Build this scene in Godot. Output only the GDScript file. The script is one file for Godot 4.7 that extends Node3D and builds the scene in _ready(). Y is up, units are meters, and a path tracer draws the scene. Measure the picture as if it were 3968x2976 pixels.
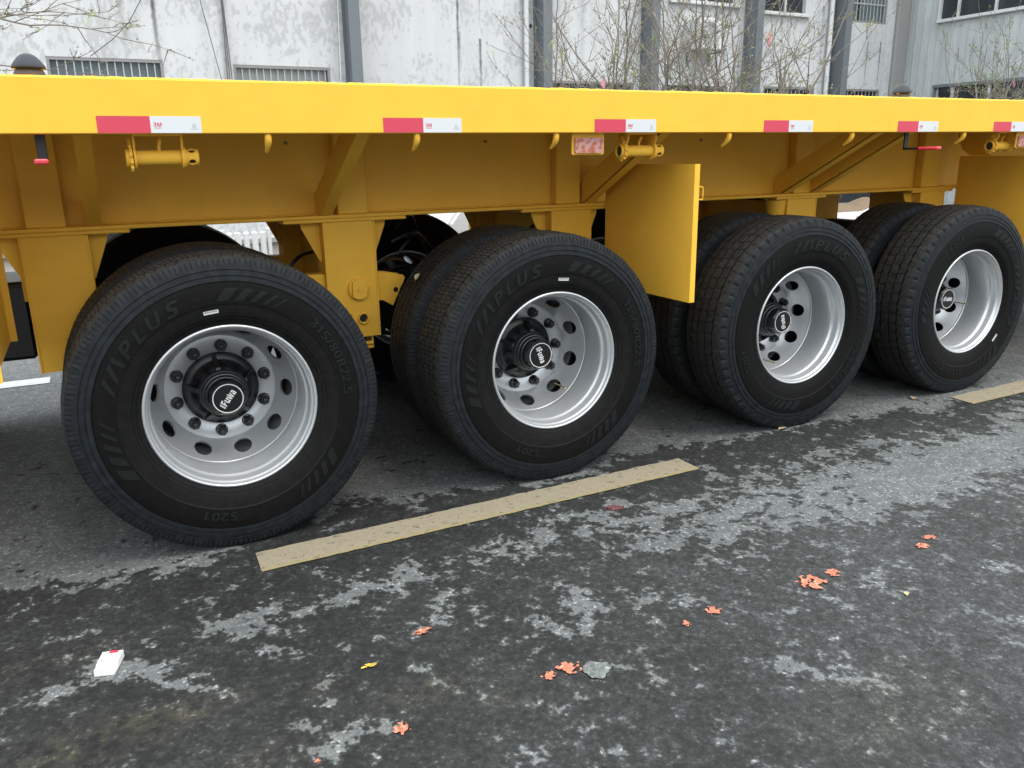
extends Node3D

# ---------------------------------------------------------------- geometry collector
class Geo:
	var v := PackedVector3Array()
	var n := PackedVector3Array()
	var uv := PackedVector2Array()
	var uv2 := PackedVector2Array()
	var c := PackedColorArray()
	var col := Color(1, 1, 1)
	var colored := false
	var mapped := false
	var T := Transform3D.IDENTITY

	func tri_s(a: Vector3, b: Vector3, d: Vector3, na: Vector3, nb: Vector3, nd: Vector3) -> void:
		if (b - a).cross(d - a).dot(na + nb + nd) > 0.0:
			v.append(T * a); v.append(T * d); v.append(T * b)
			n.append(T.basis * na); n.append(T.basis * nd); n.append(T.basis * nb)
		else:
			v.append(T * a); v.append(T * b); v.append(T * d)
			n.append(T.basis * na); n.append(T.basis * nb); n.append(T.basis * nd)
		if colored:
			c.append(col); c.append(col); c.append(col)

	func tri(a: Vector3, b: Vector3, d: Vector3, nn: Vector3) -> void:
		tri_s(a, b, d, nn, nn, nn)

	func quad(a: Vector3, b: Vector3, d: Vector3, e: Vector3, nn: Vector3) -> void:
		tri(a, b, d, nn)
		tri(a, d, e, nn)

	# flat quad whose normal is taken from its own corners, turned towards «hint»
	func fquad(a: Vector3, b: Vector3, d: Vector3, e: Vector3, hint: Vector3) -> void:
		var q := (d - a).cross(e - b)
		if q.length_squared() < 1e-16:
			return
		q = q.normalized()
		if q.dot(hint) < 0.0:
			q = -q
		quad(a, b, d, e, q)

	func box(center: Vector3, size: Vector3, bev := 0.0, bs := Basis.IDENTITY) -> void:
		var h := size * 0.5
		var old := T
		T = T * Transform3D(bs, center)
		if bev <= 0.0:
			for ax in 3:
				for s in [-1.0, 1.0]:
					var nn := Vector3.ZERO
					nn[ax] = s
					var p := []
					for k in [[-1.0, -1.0], [1.0, -1.0], [1.0, 1.0], [-1.0, 1.0]]:
						var q := Vector3.ZERO
						q[ax] = s * h[ax]
						q[(ax + 1) % 3] = k[0] * h[(ax + 1) % 3]
						q[(ax + 2) % 3] = k[1] * h[(ax + 2) % 3]
						p.append(q)
					quad(p[0], p[1], p[2], p[3], nn)
		else:
			var P := func(s: Vector3, ax: int) -> Vector3:
				var q := Vector3.ZERO
				for k in 3:
					q[k] = s[k] * (h[k] if k == ax else h[k] - bev)
				return q
			for ax in 3:
				var b1 := (ax + 1) % 3
				var b2 := (ax + 2) % 3
				for s in [-1.0, 1.0]:
					var nn := Vector3.ZERO
					nn[ax] = s
					var p := []
					for k in [[-1.0, -1.0], [1.0, -1.0], [1.0, 1.0], [-1.0, 1.0]]:
						var q := Vector3.ZERO
						q[ax] = s; q[b1] = k[0]; q[b2] = k[1]
						p.append(P.call(q, ax))
					quad(p[0], p[1], p[2], p[3], nn)
					for t in [-1.0, 1.0]:
						var s1 := Vector3.ZERO
						s1[ax] = s; s1[b1] = t; s1[b2] = -1.0
						var s2 := s1
						s2[b2] = 1.0
						var n2 := Vector3.ZERO
						n2[ax] = s; n2[b1] = t
						quad(P.call(s1, ax), P.call(s1, b1), P.call(s2, b1), P.call(s2, ax), n2.normalized())
			for sx in [-1.0, 1.0]:
				for sy in [-1.0, 1.0]:
					for sz in [-1.0, 1.0]:
						var s := Vector3(sx, sy, sz)
						tri(P.call(s, 0), P.call(s, 1), P.call(s, 2), s.normalized())
		T = old

	# polygon in the plane spanned by ex, ey round «o», thick along ez
	func prism(poly: PackedVector2Array, o: Vector3, ex: Vector3, ey: Vector3, thick: float) -> void:
		var ez := ex.cross(ey).normalized()
		var idx := Geometry2D.triangulate_polygon(poly)
		var f := func(p: Vector2, s: float) -> Vector3: return o + ex * p.x + ey * p.y + ez * (s * thick * 0.5)
		for s in [-1.0, 1.0]:
			for k in range(0, idx.size(), 3):
				tri(f.call(poly[idx[k]], s), f.call(poly[idx[k + 1]], s), f.call(poly[idx[k + 2]], s), ez * s)
		var area := 0.0
		for k in poly.size():
			area += poly[k].cross(poly[(k + 1) % poly.size()])
		for k in poly.size():
			var a := poly[k]
			var b := poly[(k + 1) % poly.size()]
			var e := (b - a).normalized()
			var o2 := Vector2(e.y, -e.x) * (1.0 if area > 0 else -1.0)
			quad(f.call(a, -1.0), f.call(b, -1.0), f.call(b, 1.0), f.call(a, 1.0), ex * o2.x + ey * o2.y)

	# profile of (radius, z) turned round the z axis; normals point left of the run of the profile
	func lathe(prof: Array, segs: int, flip := false, crease := 0.6, a0 := 0.0, a1 := TAU) -> void:
		var m := prof.size()
		var nl := []
		for k in m - 1:
			var d: Vector2 = (prof[k + 1] - prof[k]).normalized()
			var q := Vector2(d.y, -d.x) * (-1.0 if flip else 1.0)
			nl.append(q)
		for k in m - 1:
			var na: Vector2 = nl[k]
			var nb: Vector2 = nl[k]
			if k > 0 and nl[k - 1].dot(nl[k]) > crease:
				na = (nl[k - 1] + nl[k]).normalized()
			if k < m - 2 and nl[k + 1].dot(nl[k]) > crease:
				nb = (nl[k + 1] + nl[k]).normalized()
			var p: Vector2 = prof[k]
			var q: Vector2 = prof[k + 1]
			for s in segs:
				var t0 := lerpf(a0, a1, float(s) / segs)
				var t1 := lerpf(a0, a1, float(s + 1) / segs)
				var c0 := cos(t0); var s0 := sin(t0); var c1 := cos(t1); var s1 := sin(t1)
				var A := Vector3(p.x * c0, p.x * s0, p.y); var B := Vector3(q.x * c0, q.x * s0, q.y)
				var C := Vector3(q.x * c1, q.x * s1, q.y); var D := Vector3(p.x * c1, p.x * s1, p.y)
				var nA := Vector3(na.x * c0, na.x * s0, na.y); var nB := Vector3(nb.x * c0, nb.x * s0, nb.y)
				var nC := Vector3(nb.x * c1, nb.x * s1, nb.y); var nD := Vector3(na.x * c1, na.x * s1, na.y)
				if q.x > 1e-6:
					tri_s(A, B, C, nA, nB, nC)
				if p.x > 1e-6:
					tri_s(A, C, D, nA, nC, nD)

	func tube(pts: Array, rad: Array, sides := 8, caps := true) -> void:
		var m := pts.size()
		var rings := []
		var nrm := []
		var up := Vector3(0.123, 0.987, 0.31)
		for k in m:
			var d: Vector3 = (pts[mini(k + 1, m - 1)] - pts[maxi(k - 1, 0)]).normalized()
			if absf(d.dot(up)) > 0.95:
				up = Vector3(0.9, 0.1, 0.4)
			var x := d.cross(up).normalized()
			up = x.cross(d).normalized()
			var ring := PackedVector3Array()
			var rn := PackedVector3Array()
			for s in sides:
				var a := TAU * s / sides
				var q := x * cos(a) + up * sin(a)
				ring.append(pts[k] + q * rad[k])
				rn.append(q)
			rings.append(ring); nrm.append(rn)
		for k in m - 1:
			for s in sides:
				var t := (s + 1) % sides
				tri_s(rings[k][s], rings[k + 1][s], rings[k + 1][t], nrm[k][s], nrm[k + 1][s], nrm[k + 1][t])
				tri_s(rings[k][s], rings[k + 1][t], rings[k][t], nrm[k][s], nrm[k + 1][t], nrm[k][t])
		if caps:
			for e in [0, m - 1]:
				var d: Vector3 = (pts[0] - pts[1] if e == 0 else pts[m - 1] - pts[m - 2]).normalized()
				for s in sides:
					tri(pts[e], rings[e][s], rings[e][(s + 1) % sides], d)

	# a patch of a surface with a round hole: f maps (u, v) to a point, fn to its normal
	func holed(f: Callable, fn: Callable, u0: float, u1: float, v0: float, v1: float, cu: float, cv: float, ru: float, rv: float, wall: float) -> void:
		var N := 40
		var ring := func(t: float, k: int) -> Vector2:
			var a := TAU * k / N
			var d := Vector2(cos(a), sin(a))
			var inner := Vector2(cu + ru * d.x, cv + rv * d.y)
			var m := maxf(absf(d.x), absf(d.y))
			var q := d / m
			var outer := Vector2((u1 - cu) * q.x if q.x > 0 else (cu - u0) * q.x, (v1 - cv) * q.y if q.y > 0 else (cv - v0) * q.y) + Vector2(cu, cv)
			return inner.lerp(outer, t)
		var st := [0.0, 0.06, 0.4, 1.0]
		for i in 3:
			for k in N:
				var a: Vector2 = ring.call(st[i], k); var b: Vector2 = ring.call(st[i + 1], k)
				var d: Vector2 = ring.call(st[i + 1], k + 1); var e: Vector2 = ring.call(st[i], k + 1)
				var A: Vector3 = f.call(a.x, a.y); var B: Vector3 = f.call(b.x, b.y); var D: Vector3 = f.call(d.x, d.y); var E: Vector3 = f.call(e.x, e.y)
				var nA: Vector3 = fn.call(a.x, a.y); var nB: Vector3 = fn.call(b.x, b.y); var nD: Vector3 = fn.call(d.x, d.y); var nE: Vector3 = fn.call(e.x, e.y)
				tri_s(A, B, D, nA, nB, nD)
				tri_s(A, D, E, nA, nD, nE)
		var cc: Vector3 = f.call(cu, cv)
		for k in N:
			var a: Vector2 = ring.call(0.0, k); var b: Vector2 = ring.call(0.0, k + 1)
			var A: Vector3 = f.call(a.x, a.y); var B: Vector3 = f.call(b.x, b.y)
			var na: Vector3 = fn.call(a.x, a.y)
			fquad(A, B, B - na * wall, A - na * wall, cc - A)

	# raised lettering from a TextMesh; f maps flat text coordinates to the surface
	func text(s: String, height: float, depth: float, f: Callable, bold := true, skew := 0.0, stretch := 1.0) -> void:
		var tm := TextMesh.new()
		var sf := SystemFont.new()
		sf.font_names = PackedStringArray(["Droid Sans"])
		sf.font_weight = 700 if bold else 400
		tm.font = sf
		tm.text = s
		tm.font_size = 64
		tm.pixel_size = height / 46.0
		tm.depth = depth
		tm.curve_step = 2.0
		var ar := tm.get_mesh_arrays()
		if ar.is_empty() or ar[Mesh.ARRAY_VERTEX] == null:
			return
		var vs: PackedVector3Array = ar[Mesh.ARRAY_VERTEX]
		var ns: PackedVector3Array = ar[Mesh.ARRAY_NORMAL]
		var ix = ar[Mesh.ARRAY_INDEX]
		var ids: Array = Array(ix) if ix != null else range(vs.size())
		for k in range(0, ids.size(), 3):
			var w := []
			for j in 3:
				var p := vs[ids[k + j]]
				w.append(f.call(Vector3((p.x + p.y * skew) * stretch, p.y, p.z + depth * 0.5)))
			var g := (w[1] - w[0]).cross(w[2] - w[0]) as Vector3
			if g.length_squared() < 1e-18:
				continue
			g = -g.normalized()
			v.append(T * w[0]); v.append(T * w[1]); v.append(T * w[2])
			for j in 3:
				n.append(T.basis * g)
				if colored:
					c.append(col)

	func merge_plain(o: Geo) -> void:
		v.append_array(o.v); n.append_array(o.n); c.append_array(o.c)

	func mesh() -> ArrayMesh:
		var ar := []
		ar.resize(Mesh.ARRAY_MAX)
		ar[Mesh.ARRAY_VERTEX] = v
		ar[Mesh.ARRAY_NORMAL] = n
		if colored:
			ar[Mesh.ARRAY_COLOR] = c
		if mapped:
			ar[Mesh.ARRAY_TEX_UV] = uv
			if uv2.size() == v.size():
				ar[Mesh.ARRAY_TEX_UV2] = uv2
		var m := ArrayMesh.new()
		if v.size() > 0:
			m.add_surface_from_arrays(Mesh.PRIMITIVE_TRIANGLES, ar)
		return m

# ---------------------------------------------------------------- scene helpers
var M := {}
var rng := RandomNumberGenerator.new()
var taken := {}

func numbered(s: String) -> String:
	if not taken.has(s):
		taken[s] = 0
		return s
	taken[s] += 1
	return "%s_%03d" % [s, taken[s]]

func lin(r: float, g: float, b: float) -> Color:
	return Color(r, g, b).linear_to_srgb()

func mat(called: String, c: Color, rough: float, metal := 0.0, spec := 0.5) -> StandardMaterial3D:
	var m := StandardMaterial3D.new()
	m.resource_name = called
	m.albedo_color = c
	m.roughness = rough
	m.metallic = metal
	m.metallic_specular = spec
	M[called] = m
	return m

func obj(called: String, g: Variant, m: Material, parent: Node = self, at := Vector3.ZERO) -> MeshInstance3D:
	var o := MeshInstance3D.new()
	o.name = numbered(called) if parent == self else called
	o.mesh = g.mesh() if g is Geo else g
	o.material_override = m
	o.position = at
	parent.add_child(o, true)
	return o

func part_node(called: String, parent: Node, at := Vector3.ZERO) -> Node3D:
	var o := Node3D.new()
	o.name = called
	o.position = at
	parent.add_child(o, true)
	return o

func tag(o: Node, label: String, category: String, group := "", kind := "") -> Node:
	if label:
		o.set_meta("label", label)
	if category:
		o.set_meta("category", category)
	if group:
		o.set_meta("group", group)
	if kind:
		o.set_meta("kind", kind)
	return o

func thing(called: String, label: String, category: String, at := Vector3.ZERO, group := "") -> Node3D:
	var o := Node3D.new()
	o.name = numbered(called)
	o.position = at
	add_child(o)
	tag(o, label, category, group)
	return o

func structure(called: String, g: Variant, m: Material) -> MeshInstance3D:
	var o := obj(called, g, m)
	o.set_meta("kind", "structure")
	return o

func noise_img(w: int, h: int, freq: float, seed_: int, oct := 4, type := FastNoiseLite.TYPE_SIMPLEX_SMOOTH, sx := 1.0) -> PackedByteArray:
	var f := FastNoiseLite.new()
	f.seed = seed_
	f.noise_type = type
	f.frequency = freq
	f.fractal_octaves = oct
	var im := f.get_image(w, h, false, false, true)
	im.convert(Image.FORMAT_L8)
	return im.get_data()

func tex_from(bytes: PackedByteArray, w: int, h: int, fmt := Image.FORMAT_RGB8) -> ImageTexture:
	return ImageTexture.create_from_image(Image.create_from_data(w, h, false, fmt, bytes))

# ---------------------------------------------------------------- materials
func make_materials() -> void:
	var y := mat("yellow_paint", lin(0.81, 0.455, 0.055), 0.45, 0.0, 0.25)
	var nt := NoiseTexture2D.new()
	var fn := FastNoiseLite.new()
	fn.seed = 5; fn.frequency = 0.012; fn.fractal_octaves = 5
	nt.noise = fn; nt.width = 512; nt.height = 512; nt.seamless = true
	var gr := Gradient.new()
	gr.set_color(0, Color(0.965, 0.965, 0.96)); gr.set_color(1, Color(1, 1, 1))
	nt.color_ramp = gr
	y.albedo_texture = nt
	y.uv1_triplanar = true
	y.uv1_world_triplanar = true
	y.uv1_scale = Vector3(0.9, 0.9, 0.9)
	var nq := NoiseTexture2D.new()
	var fq := FastNoiseLite.new()
	fq.seed = 6; fq.frequency = 0.008; fq.fractal_octaves = 5
	nq.noise = fq; nq.width = 512; nq.height = 512; nq.seamless = true
	var gq := Gradient.new()
	gq.set_color(0, Color(0.50, 0.50, 0.50)); gq.set_color(1, Color(1, 1, 1))
	nq.color_ramp = gq
	y.roughness = 0.62
	y.roughness_texture = nq
	var nh := NoiseTexture2D.new()
	var fh := FastNoiseLite.new()
	fh.seed = 9; fh.frequency = 0.05; fh.fractal_octaves = 2
	nh.noise = fh; nh.width = 512; nh.height = 512; nh.seamless = true
	y.heightmap_enabled = true
	y.heightmap_texture = nh
	y.heightmap_scale = 0.008
	var s := mat("silver_paint", lin(0.47, 0.49, 0.505), 0.35, 0.6)
	s.heightmap_enabled = true
	s.heightmap_texture = nh
	s.heightmap_scale = 0.008
	s.uv1_triplanar = true
	s.uv1_scale = Vector3(4, 4, 4)
	mat("hub_black", lin(0.010, 0.010, 0.011), 0.32)
	mat("cap_black", lin(0.006, 0.006, 0.007), 0.28)
	mat("print_white", lin(0.60, 0.60, 0.60), 0.45)
	var rb := mat("rubber", Color(1, 1, 1), 0.60, 0.0, 0.27)
	rb.vertex_color_use_as_albedo = true
	var nr := NoiseTexture2D.new()
	var fr := FastNoiseLite.new()
	fr.seed = 21; fr.frequency = 0.02; fr.fractal_octaves = 5
	nr.noise = fr; nr.width = 512; nr.height = 512; nr.seamless = true
	var g2 := Gradient.new()
	g2.set_color(0, Color(0.62, 0.63, 0.63)); g2.set_color(1, Color(1, 1, 1))
	nr.color_ramp = g2
	rb.albedo_texture = nr
	rb.uv1_triplanar = true
	rb.uv1_scale = Vector3(2.2, 2.2, 2.2)
	mat("rubber_letters", lin(0.0072, 0.0084, 0.0094), 0.50, 0.0, 0.3)
	mat("label_white", lin(0.52, 0.53, 0.52), 0.5)
	mat("print_black", lin(0.03, 0.03, 0.03), 0.5)
	mat("print_grey", lin(0.30, 0.31, 0.32), 0.5)
	mat("reflector_red", lin(0.50, 0.040, 0.075), 0.4)
	mat("reflector_white", lin(0.53, 0.555, 0.58), 0.4)
	mat("grip_red", lin(0.52, 0.035, 0.05), 0.35)
	mat("lever_black", lin(0.012, 0.013, 0.014), 0.45)
	mat("lock_steel", lin(0.032, 0.037, 0.046), 0.62, 0.0, 0.3)
	mat("lock_shaft", lin(0.06, 0.045, 0.03), 0.6, 0.3)
	mat("chassis_black", lin(0.010, 0.010, 0.010), 0.4)
	mat("bolt_steel", lin(0.16, 0.13, 0.09), 0.5, 0.4)
	mat("brass", lin(0.55, 0.45, 0.22), 0.35, 0.8)
	var lens := mat("lens_orange", lin(0.75, 0.75, 0.75), 0.3)
	var nl := NoiseTexture2D.new()
	var fl := FastNoiseLite.new()
	fl.seed = 13; fl.frequency = 0.012; fl.fractal_octaves = 4
	nl.noise = fl; nl.width = 256; nl.height = 256; nl.seamless = true
	var g3 := Gradient.new()
	g3.set_color(0, lin(0.50, 0.10, 0.04)); g3.set_color(1, lin(0.62, 0.38, 0.36))
	g3.add_point(0.4, lin(0.52, 0.17, 0.10)); g3.add_point(0.46, lin(0.56, 0.30, 0.28))
	nl.color_ramp = g3
	lens.albedo_texture = nl
	lens.uv1_triplanar = true
	lens.uv1_scale = Vector3(9, 9, 9)
	mat("concrete_grey", lin(0.25, 0.25, 0.245), 0.85)
	mat("steel_column", lin(0.115, 0.135, 0.15), 0.6)
	mat("frame_grey", lin(0.20, 0.20, 0.20), 0.6)
	mat("window_bar", lin(0.42, 0.43, 0.44), 0.5, 0.3)
	mat("pane_blue", lin(0.12, 0.165, 0.18), 0.12)
	mat("pane_pale", lin(0.30, 0.33, 0.32), 0.25)
	mat("pane_dark", lin(0.03, 0.035, 0.04), 0.08)
	mat("frame_white", lin(0.50, 0.52, 0.52), 0.5)
	mat("pipe_white", lin(0.52, 0.54, 0.54), 0.5)
	var cl := mat("cladding", lin(0.47, 0.505, 0.51), 0.6)
	var nc := NoiseTexture2D.new()
	var fc := FastNoiseLite.new()
	fc.seed = 31; fc.frequency = 0.01; fc.fractal_octaves = 5
	nc.noise = fc; nc.width = 512; nc.height = 512; nc.seamless = true
	var g4 := Gradient.new()
	g4.set_color(0, Color(0.84, 0.85, 0.85)); g4.set_color(1, Color(1, 1, 1))
	nc.color_ramp = g4
	cl.albedo_texture = nc
	cl.uv1_triplanar = true; cl.uv1_world_triplanar = true
	cl.uv1_scale = Vector3(0.35, 0.12, 0.35)
	mat("cable_black", lin(0.10, 0.10, 0.105), 0.6)
	mat("cable_white", lin(0.70, 0.70, 0.70), 0.6)
	var bk := mat("bark", lin(0.15, 0.132, 0.112), 0.9)
	bk.vertex_color_use_as_albedo = false
	var lf := mat("bud_leaf", Color(1, 1, 1), 0.6)
	lf.vertex_color_use_as_albedo = true
	lf.backlight_enabled = true
	lf.backlight = Color(0.35, 0.4, 0.2)
	mat("plastic_pink", lin(0.50, 0.22, 0.25), 0.5)
	mat("car_white", lin(0.55, 0.56, 0.57), 0.25)
	mat("car_glass", lin(0.03, 0.035, 0.04), 0.08)
	mat("tyre_black", lin(0.018, 0.018, 0.018), 0.7)
	mat("carton_white", lin(0.62, 0.62, 0.615), 0.45)
	mat("carton_red", lin(0.50, 0.03, 0.06), 0.45)
	mat("leaf_brown", lin(0.26, 0.18, 0.10), 0.75)
	mat("leaf_pale", lin(0.32, 0.28, 0.16), 0.75)
	mat("splash_orange", lin(0.78, 0.26, 0.155), 0.9)
	mat("splash_yellow", lin(0.85, 0.55, 0.08), 0.9)
	mat("splash_red", lin(0.22, 0.055, 0.07), 0.9)
	mat("patch_grey", lin(0.225, 0.245, 0.235), 0.95)
	mat("beige_wall", lin(0.42, 0.41, 0.385), 0.85)
	mat("soil", lin(0.16, 0.115, 0.075), 0.95)
	mat("white_line", lin(0.40, 0.41, 0.41), 0.85)
	make_road()
	make_wall()
	make_marking()

func make_marking() -> void:
	var w := 1024
	var h := 128
	var a := noise_img(w, h, 0.03, 71, 5)
	var b := noise_img(w, h, 0.2, 72, 3)
	var out := PackedByteArray()
	out.resize(w * h * 3)
	for k in w * h:
		var t := a[k] / 255.0 * 0.6 + b[k] / 255.0 * 0.4
		var wear := smoothstep(0.63, 0.78, t) * 0.5
		var q := 0.86 + 0.22 * (t - 0.5)
		var edge := clampf(float(k / w) / h - 0.80, 0.0, 0.2) * 1.2
		out[k * 3] = int(clampf((176.0 * q) * (1.0 - wear) + 10.0 * edge, 0, 255))
		out[k * 3 + 1] = int(clampf((165.0 * q) * (1.0 - wear), 0, 255))
		out[k * 3 + 2] = int(clampf((140.0 * q - 100.0 * edge) * (1.0 - wear), 0, 255))
	var m := mat("worn_marking", lin(0.66, 0.66, 0.66), 0.85)
	m.albedo_texture = tex_from(out, w, h)

const EDGE := [-3.0, -0.12, -0.8, -0.10, -0.6, -0.05, -0.38, 0.05, -0.19, 0.07, 0.07, -0.16, 0.45, -0.20, 0.7, -0.12, 1.44, -0.02, 1.85, -0.12, 2.56, -0.04, 3.05, -0.02, 3.7, 0.12, 5.0, 0.2, 8.0, 0.3]
const BAND := [-0.9, 0.72, -0.69, 0.66, -0.47, 0.60, -0.28, 0.55, 0.13, 0.56, 0.48, 0.50, 1.04, 0.48, 1.66, 0.52, 2.46, 0.52, 3.5, 0.66, 7.0, 0.8]
# blobs of dry surface: x, z, half length, half width, strength
const DRY := [0.87, 0.973, 0.20, 0.10, 0.45, 1.83, 0.80, 0.45, 0.16, 0.38, 2.43, 0.85, 0.5, 0.18, 0.42, 2.96, 0.70, 0.55, 0.16, 0.40, 3.6, 0.9, 0.8, 0.25, 0.40, 1.43, 0.70, 0.30, 0.07, 0.35, 0.36, 0.80, 0.14, 0.05, 0.35, -0.45, 0.66, 0.14, 0.05, 0.35, -0.30, 0.82, 0.13, 0.05, 0.30, 0.10, 1.22, 0.12, 0.06, 0.30, 0.72, 1.27, 0.07, 0.05, 0.30, 1.25, 1.55, 0.15, 0.10, 0.28, 0.55, 1.6, 0.2, 0.1, 0.25, -0.05, 0.75, 0.10, 0.05, 0.25, 2.9, 0.35, 0.35, 0.06, 0.28, 1.2, 0.36, 0.2, 0.05, 0.25, 4.2, 0.45, 0.6, 0.12, 0.35, 0.25, 1.02, 0.12, 0.05, 0.25]
const MUD := [-0.40, 0.91, 0.22, 0.06, 0.9, 0.27, 1.12, 0.14, 0.05, 0.8, -0.62, 0.5, 0.16, 0.08, 0.5, -0.60, 0.95, 0.2, 0.1, 0.6, -0.15, 1.18, 0.16, 0.06, 0.5, 1.3, 1.75, 0.2, 0.1, 0.5, 0.02, 0.98, 0.07, 0.03, 0.6, 0.45, 1.25, 0.10, 0.04, 0.4]

func poly_at(p: Array, x: float) -> float:
	for k in range(0, p.size() - 2, 2):
		if x < p[k + 2]:
			return lerpf(p[k + 1], p[k + 3], clampf((x - p[k]) / (p[k + 2] - p[k]), 0, 1))
	return p[p.size() - 1]

func make_road() -> void:
	# damp and dry areas of the asphalt, with shade under the trailer painted in: 9.0 x 4.5 m round x -2.2..6.8, z -2.2..2.3
	var w := 2048
	var h := 1024
	var a := noise_img(w, h, 0.011, 1, 3)
	var b := noise_img(w, h, 0.035, 2, 4)
	var d := noise_img(w, h, 0.11, 3, 3)
	var e := noise_img(w, h, 0.006, 4, 4)
	var f2 := noise_img(w, h, 0.25, 6, 2)
	var eb := PackedFloat32Array()
	var bb := PackedFloat32Array()
	var base := PackedFloat32Array()
	var mud := PackedFloat32Array()
	base.resize(w / 8 * (h / 8)); mud.resize(w / 8 * (h / 8))
	for j in h / 8:
		var z := -2.2 + 4.5 * (j * 8 + 4.0) / h
		for i in w / 8:
			var x := -2.2 + 9.0 * (i * 8 + 4.0) / w
			var q := 0.0
			q += 0.75 * (1.0 - smoothstep(-0.10, 0.16, z - poly_at(EDGE, x)))
			var bz := z - poly_at(BAND, x)
			var bw := 0.05 + 0.05 * clampf((x + 0.3) / 1.2, 0.0, 1.0) + 0.09 * clampf((x - 1.2) / 1.5, 0.0, 1.0)
			q += (0.40 if x > -0.1 else 0.30) * exp(-bz * bz / (bw * bw))
			for k in range(0, DRY.size(), 5):
				var u := Vector2((x - DRY[k]) / DRY[k + 2], (z - DRY[k + 1]) / DRY[k + 3])
				q += DRY[k + 4] * exp(-u.length_squared())
			base[j * (w / 8) + i] = q
			var mm := 0.0
			for k in range(0, MUD.size(), 5):
				var u := Vector2((x - MUD[k]) / MUD[k + 2], (z - MUD[k + 1]) / MUD[k + 3])
				mm += MUD[k + 4] * exp(-u.length_squared())
			mud[j * (w / 8) + i] = mm
	var out := PackedByteArray()
	out.resize(w * h * 3)
	var W8 := w / 8
	var H8 := h / 8
	for j in h:
		var fj := clampf((j - 3.5) / 8.0, 0, H8 - 1.001)
		var j0 := int(fj)
		var tj := fj - j0
		for i in w:
			var fi := clampf((i - 3.5) / 8.0, 0, W8 - 1.001)
			var i0 := int(fi)
			var ti := fi - i0
			var o := j0 * W8 + i0
			var q := (base[o] * (1 - ti) + base[o + 1] * ti) * (1 - tj) + (base[o + W8] * (1 - ti) + base[o + W8 + 1] * ti) * tj
			var mm := (mud[o] * (1 - ti) + mud[o + 1] * ti) * (1 - tj) + (mud[o + W8] * (1 - ti) + mud[o + W8 + 1] * ti) * tj
			var k := j * w + i
			var wetx := 0.16 * clampf((-2.2 + 9.0 * i / w) * 0.6 - 0.1, 0.0, 1.0) * clampf((-2.2 + 4.5 * j / h) * 1.5 - 0.2, 0.0, 1.0)
			var na := a[k] / 255.0 - 0.5
			var nb := b[k] / 255.0 - 0.5
			var nd := d[k] / 255.0 - 0.5
			var ne := e[k] / 255.0 - 0.5
			var nf := f2[k] / 255.0 - 0.5
			var dry := q + na * 0.55 + nb * 0.95 + nd * 0.58 + nf * 0.30
			var t := smoothstep(0.330, 0.378, dry)
			var t2 := smoothstep(0.05, 0.36, dry) * 0.06
			var s := 0.32 + wetx + 0.14 * nb + 0.12 * ne + 0.22 * nd + 0.16 * nf + t2
			s = lerpf(s, lerpf(0.84, 0.72, smoothstep(0.10, -0.25, -2.2 + 4.5 * j / h)) + 0.12 * ne + 0.06 * nd, t)  # dry tone drops under the trailer: its shade painted into the colour
			var mu := clampf(mm * (0.45 + 1.6 * (nb + nd * 0.7)), 0.0, 0.9) * (1.0 - 0.6 * t)
			out[k * 3] = int(clampf(lerpf(s, 0.60, mu * 0.8) * 255.0, 0, 255))
			out[k * 3 + 1] = int(clampf(lerpf(s * 1.01, 0.56, mu * 0.8) * 255.0, 0, 255))
			out[k * 3 + 2] = int(clampf(lerpf(s * 1.01, 0.44, mu * 0.8) * 255.0, 0, 255))
	var damp := tex_from(out, w, h)  # damp and dry tones plus the painted trailer shade
	# fine grain of the aggregate, 0.8 m tile
	var n := 1024
	var c1 := FastNoiseLite.new()
	c1.seed = 41; c1.noise_type = FastNoiseLite.TYPE_CELLULAR; c1.frequency = 0.075
	c1.cellular_return_type = FastNoiseLite.RETURN_CELL_VALUE
	c1.fractal_type = FastNoiseLite.FRACTAL_NONE
	var i1 := c1.get_seamless_image(n, n, false, false, 0.05); i1.convert(Image.FORMAT_L8)
	c1.cellular_return_type = FastNoiseLite.RETURN_DISTANCE2_SUB
	var i2 := c1.get_seamless_image(n, n, false, false, 0.05); i2.convert(Image.FORMAT_L8)
	var s1 := FastNoiseLite.new()
	s1.seed = 43; s1.frequency = 0.16; s1.fractal_octaves = 3
	var i3 := s1.get_seamless_image(n, n); i3.convert(Image.FORMAT_L8)
	var s2 := FastNoiseLite.new()
	s2.seed = 44; s2.frequency = 0.008; s2.fractal_octaves = 4
	var i4 := s2.get_seamless_image(n, n); i4.convert(Image.FORMAT_L8)
	var d1 := i1.get_data(); var d2 := i2.get_data(); var d3 := i3.get_data(); var d4 := i4.get_data()
	var alb := PackedByteArray(); alb.resize(n * n * 3)
	var hgt := PackedByteArray(); hgt.resize(n * n)
	for k in n * n:
		var cell := d1[k] / 255.0
		var crack := clampf(d2[k] / 255.0 * 2.2, 0.0, 1.0)
		var fine := d3[k] / 255.0 - 0.5
		var lo := d4[k] / 255.0 - 0.5
		var q := 0.76 + 0.18 * (cell - 0.5) + 0.26 * fine + 0.12 * lo
		q *= 0.84 + 0.16 * crack
		if cell > 0.90:
			q += 0.24 * crack
		alb[k * 3] = int(clampf(q * 252.0, 0, 255)); alb[k * 3 + 1] = int(clampf(q * 255.0, 0, 255)); alb[k * 3 + 2] = int(clampf(q * 255.0, 0, 255))
		hgt[k] = int(clampf((0.28 * crack + 0.35 * cell + 0.6 * fine + 0.2) * 200.0, 0, 255))
	var m := mat("asphalt", lin(0.30, 0.31, 0.312), 0.8, 0.0, 0.4)
	m.albedo_texture = tex_from(alb, n, n)
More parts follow.
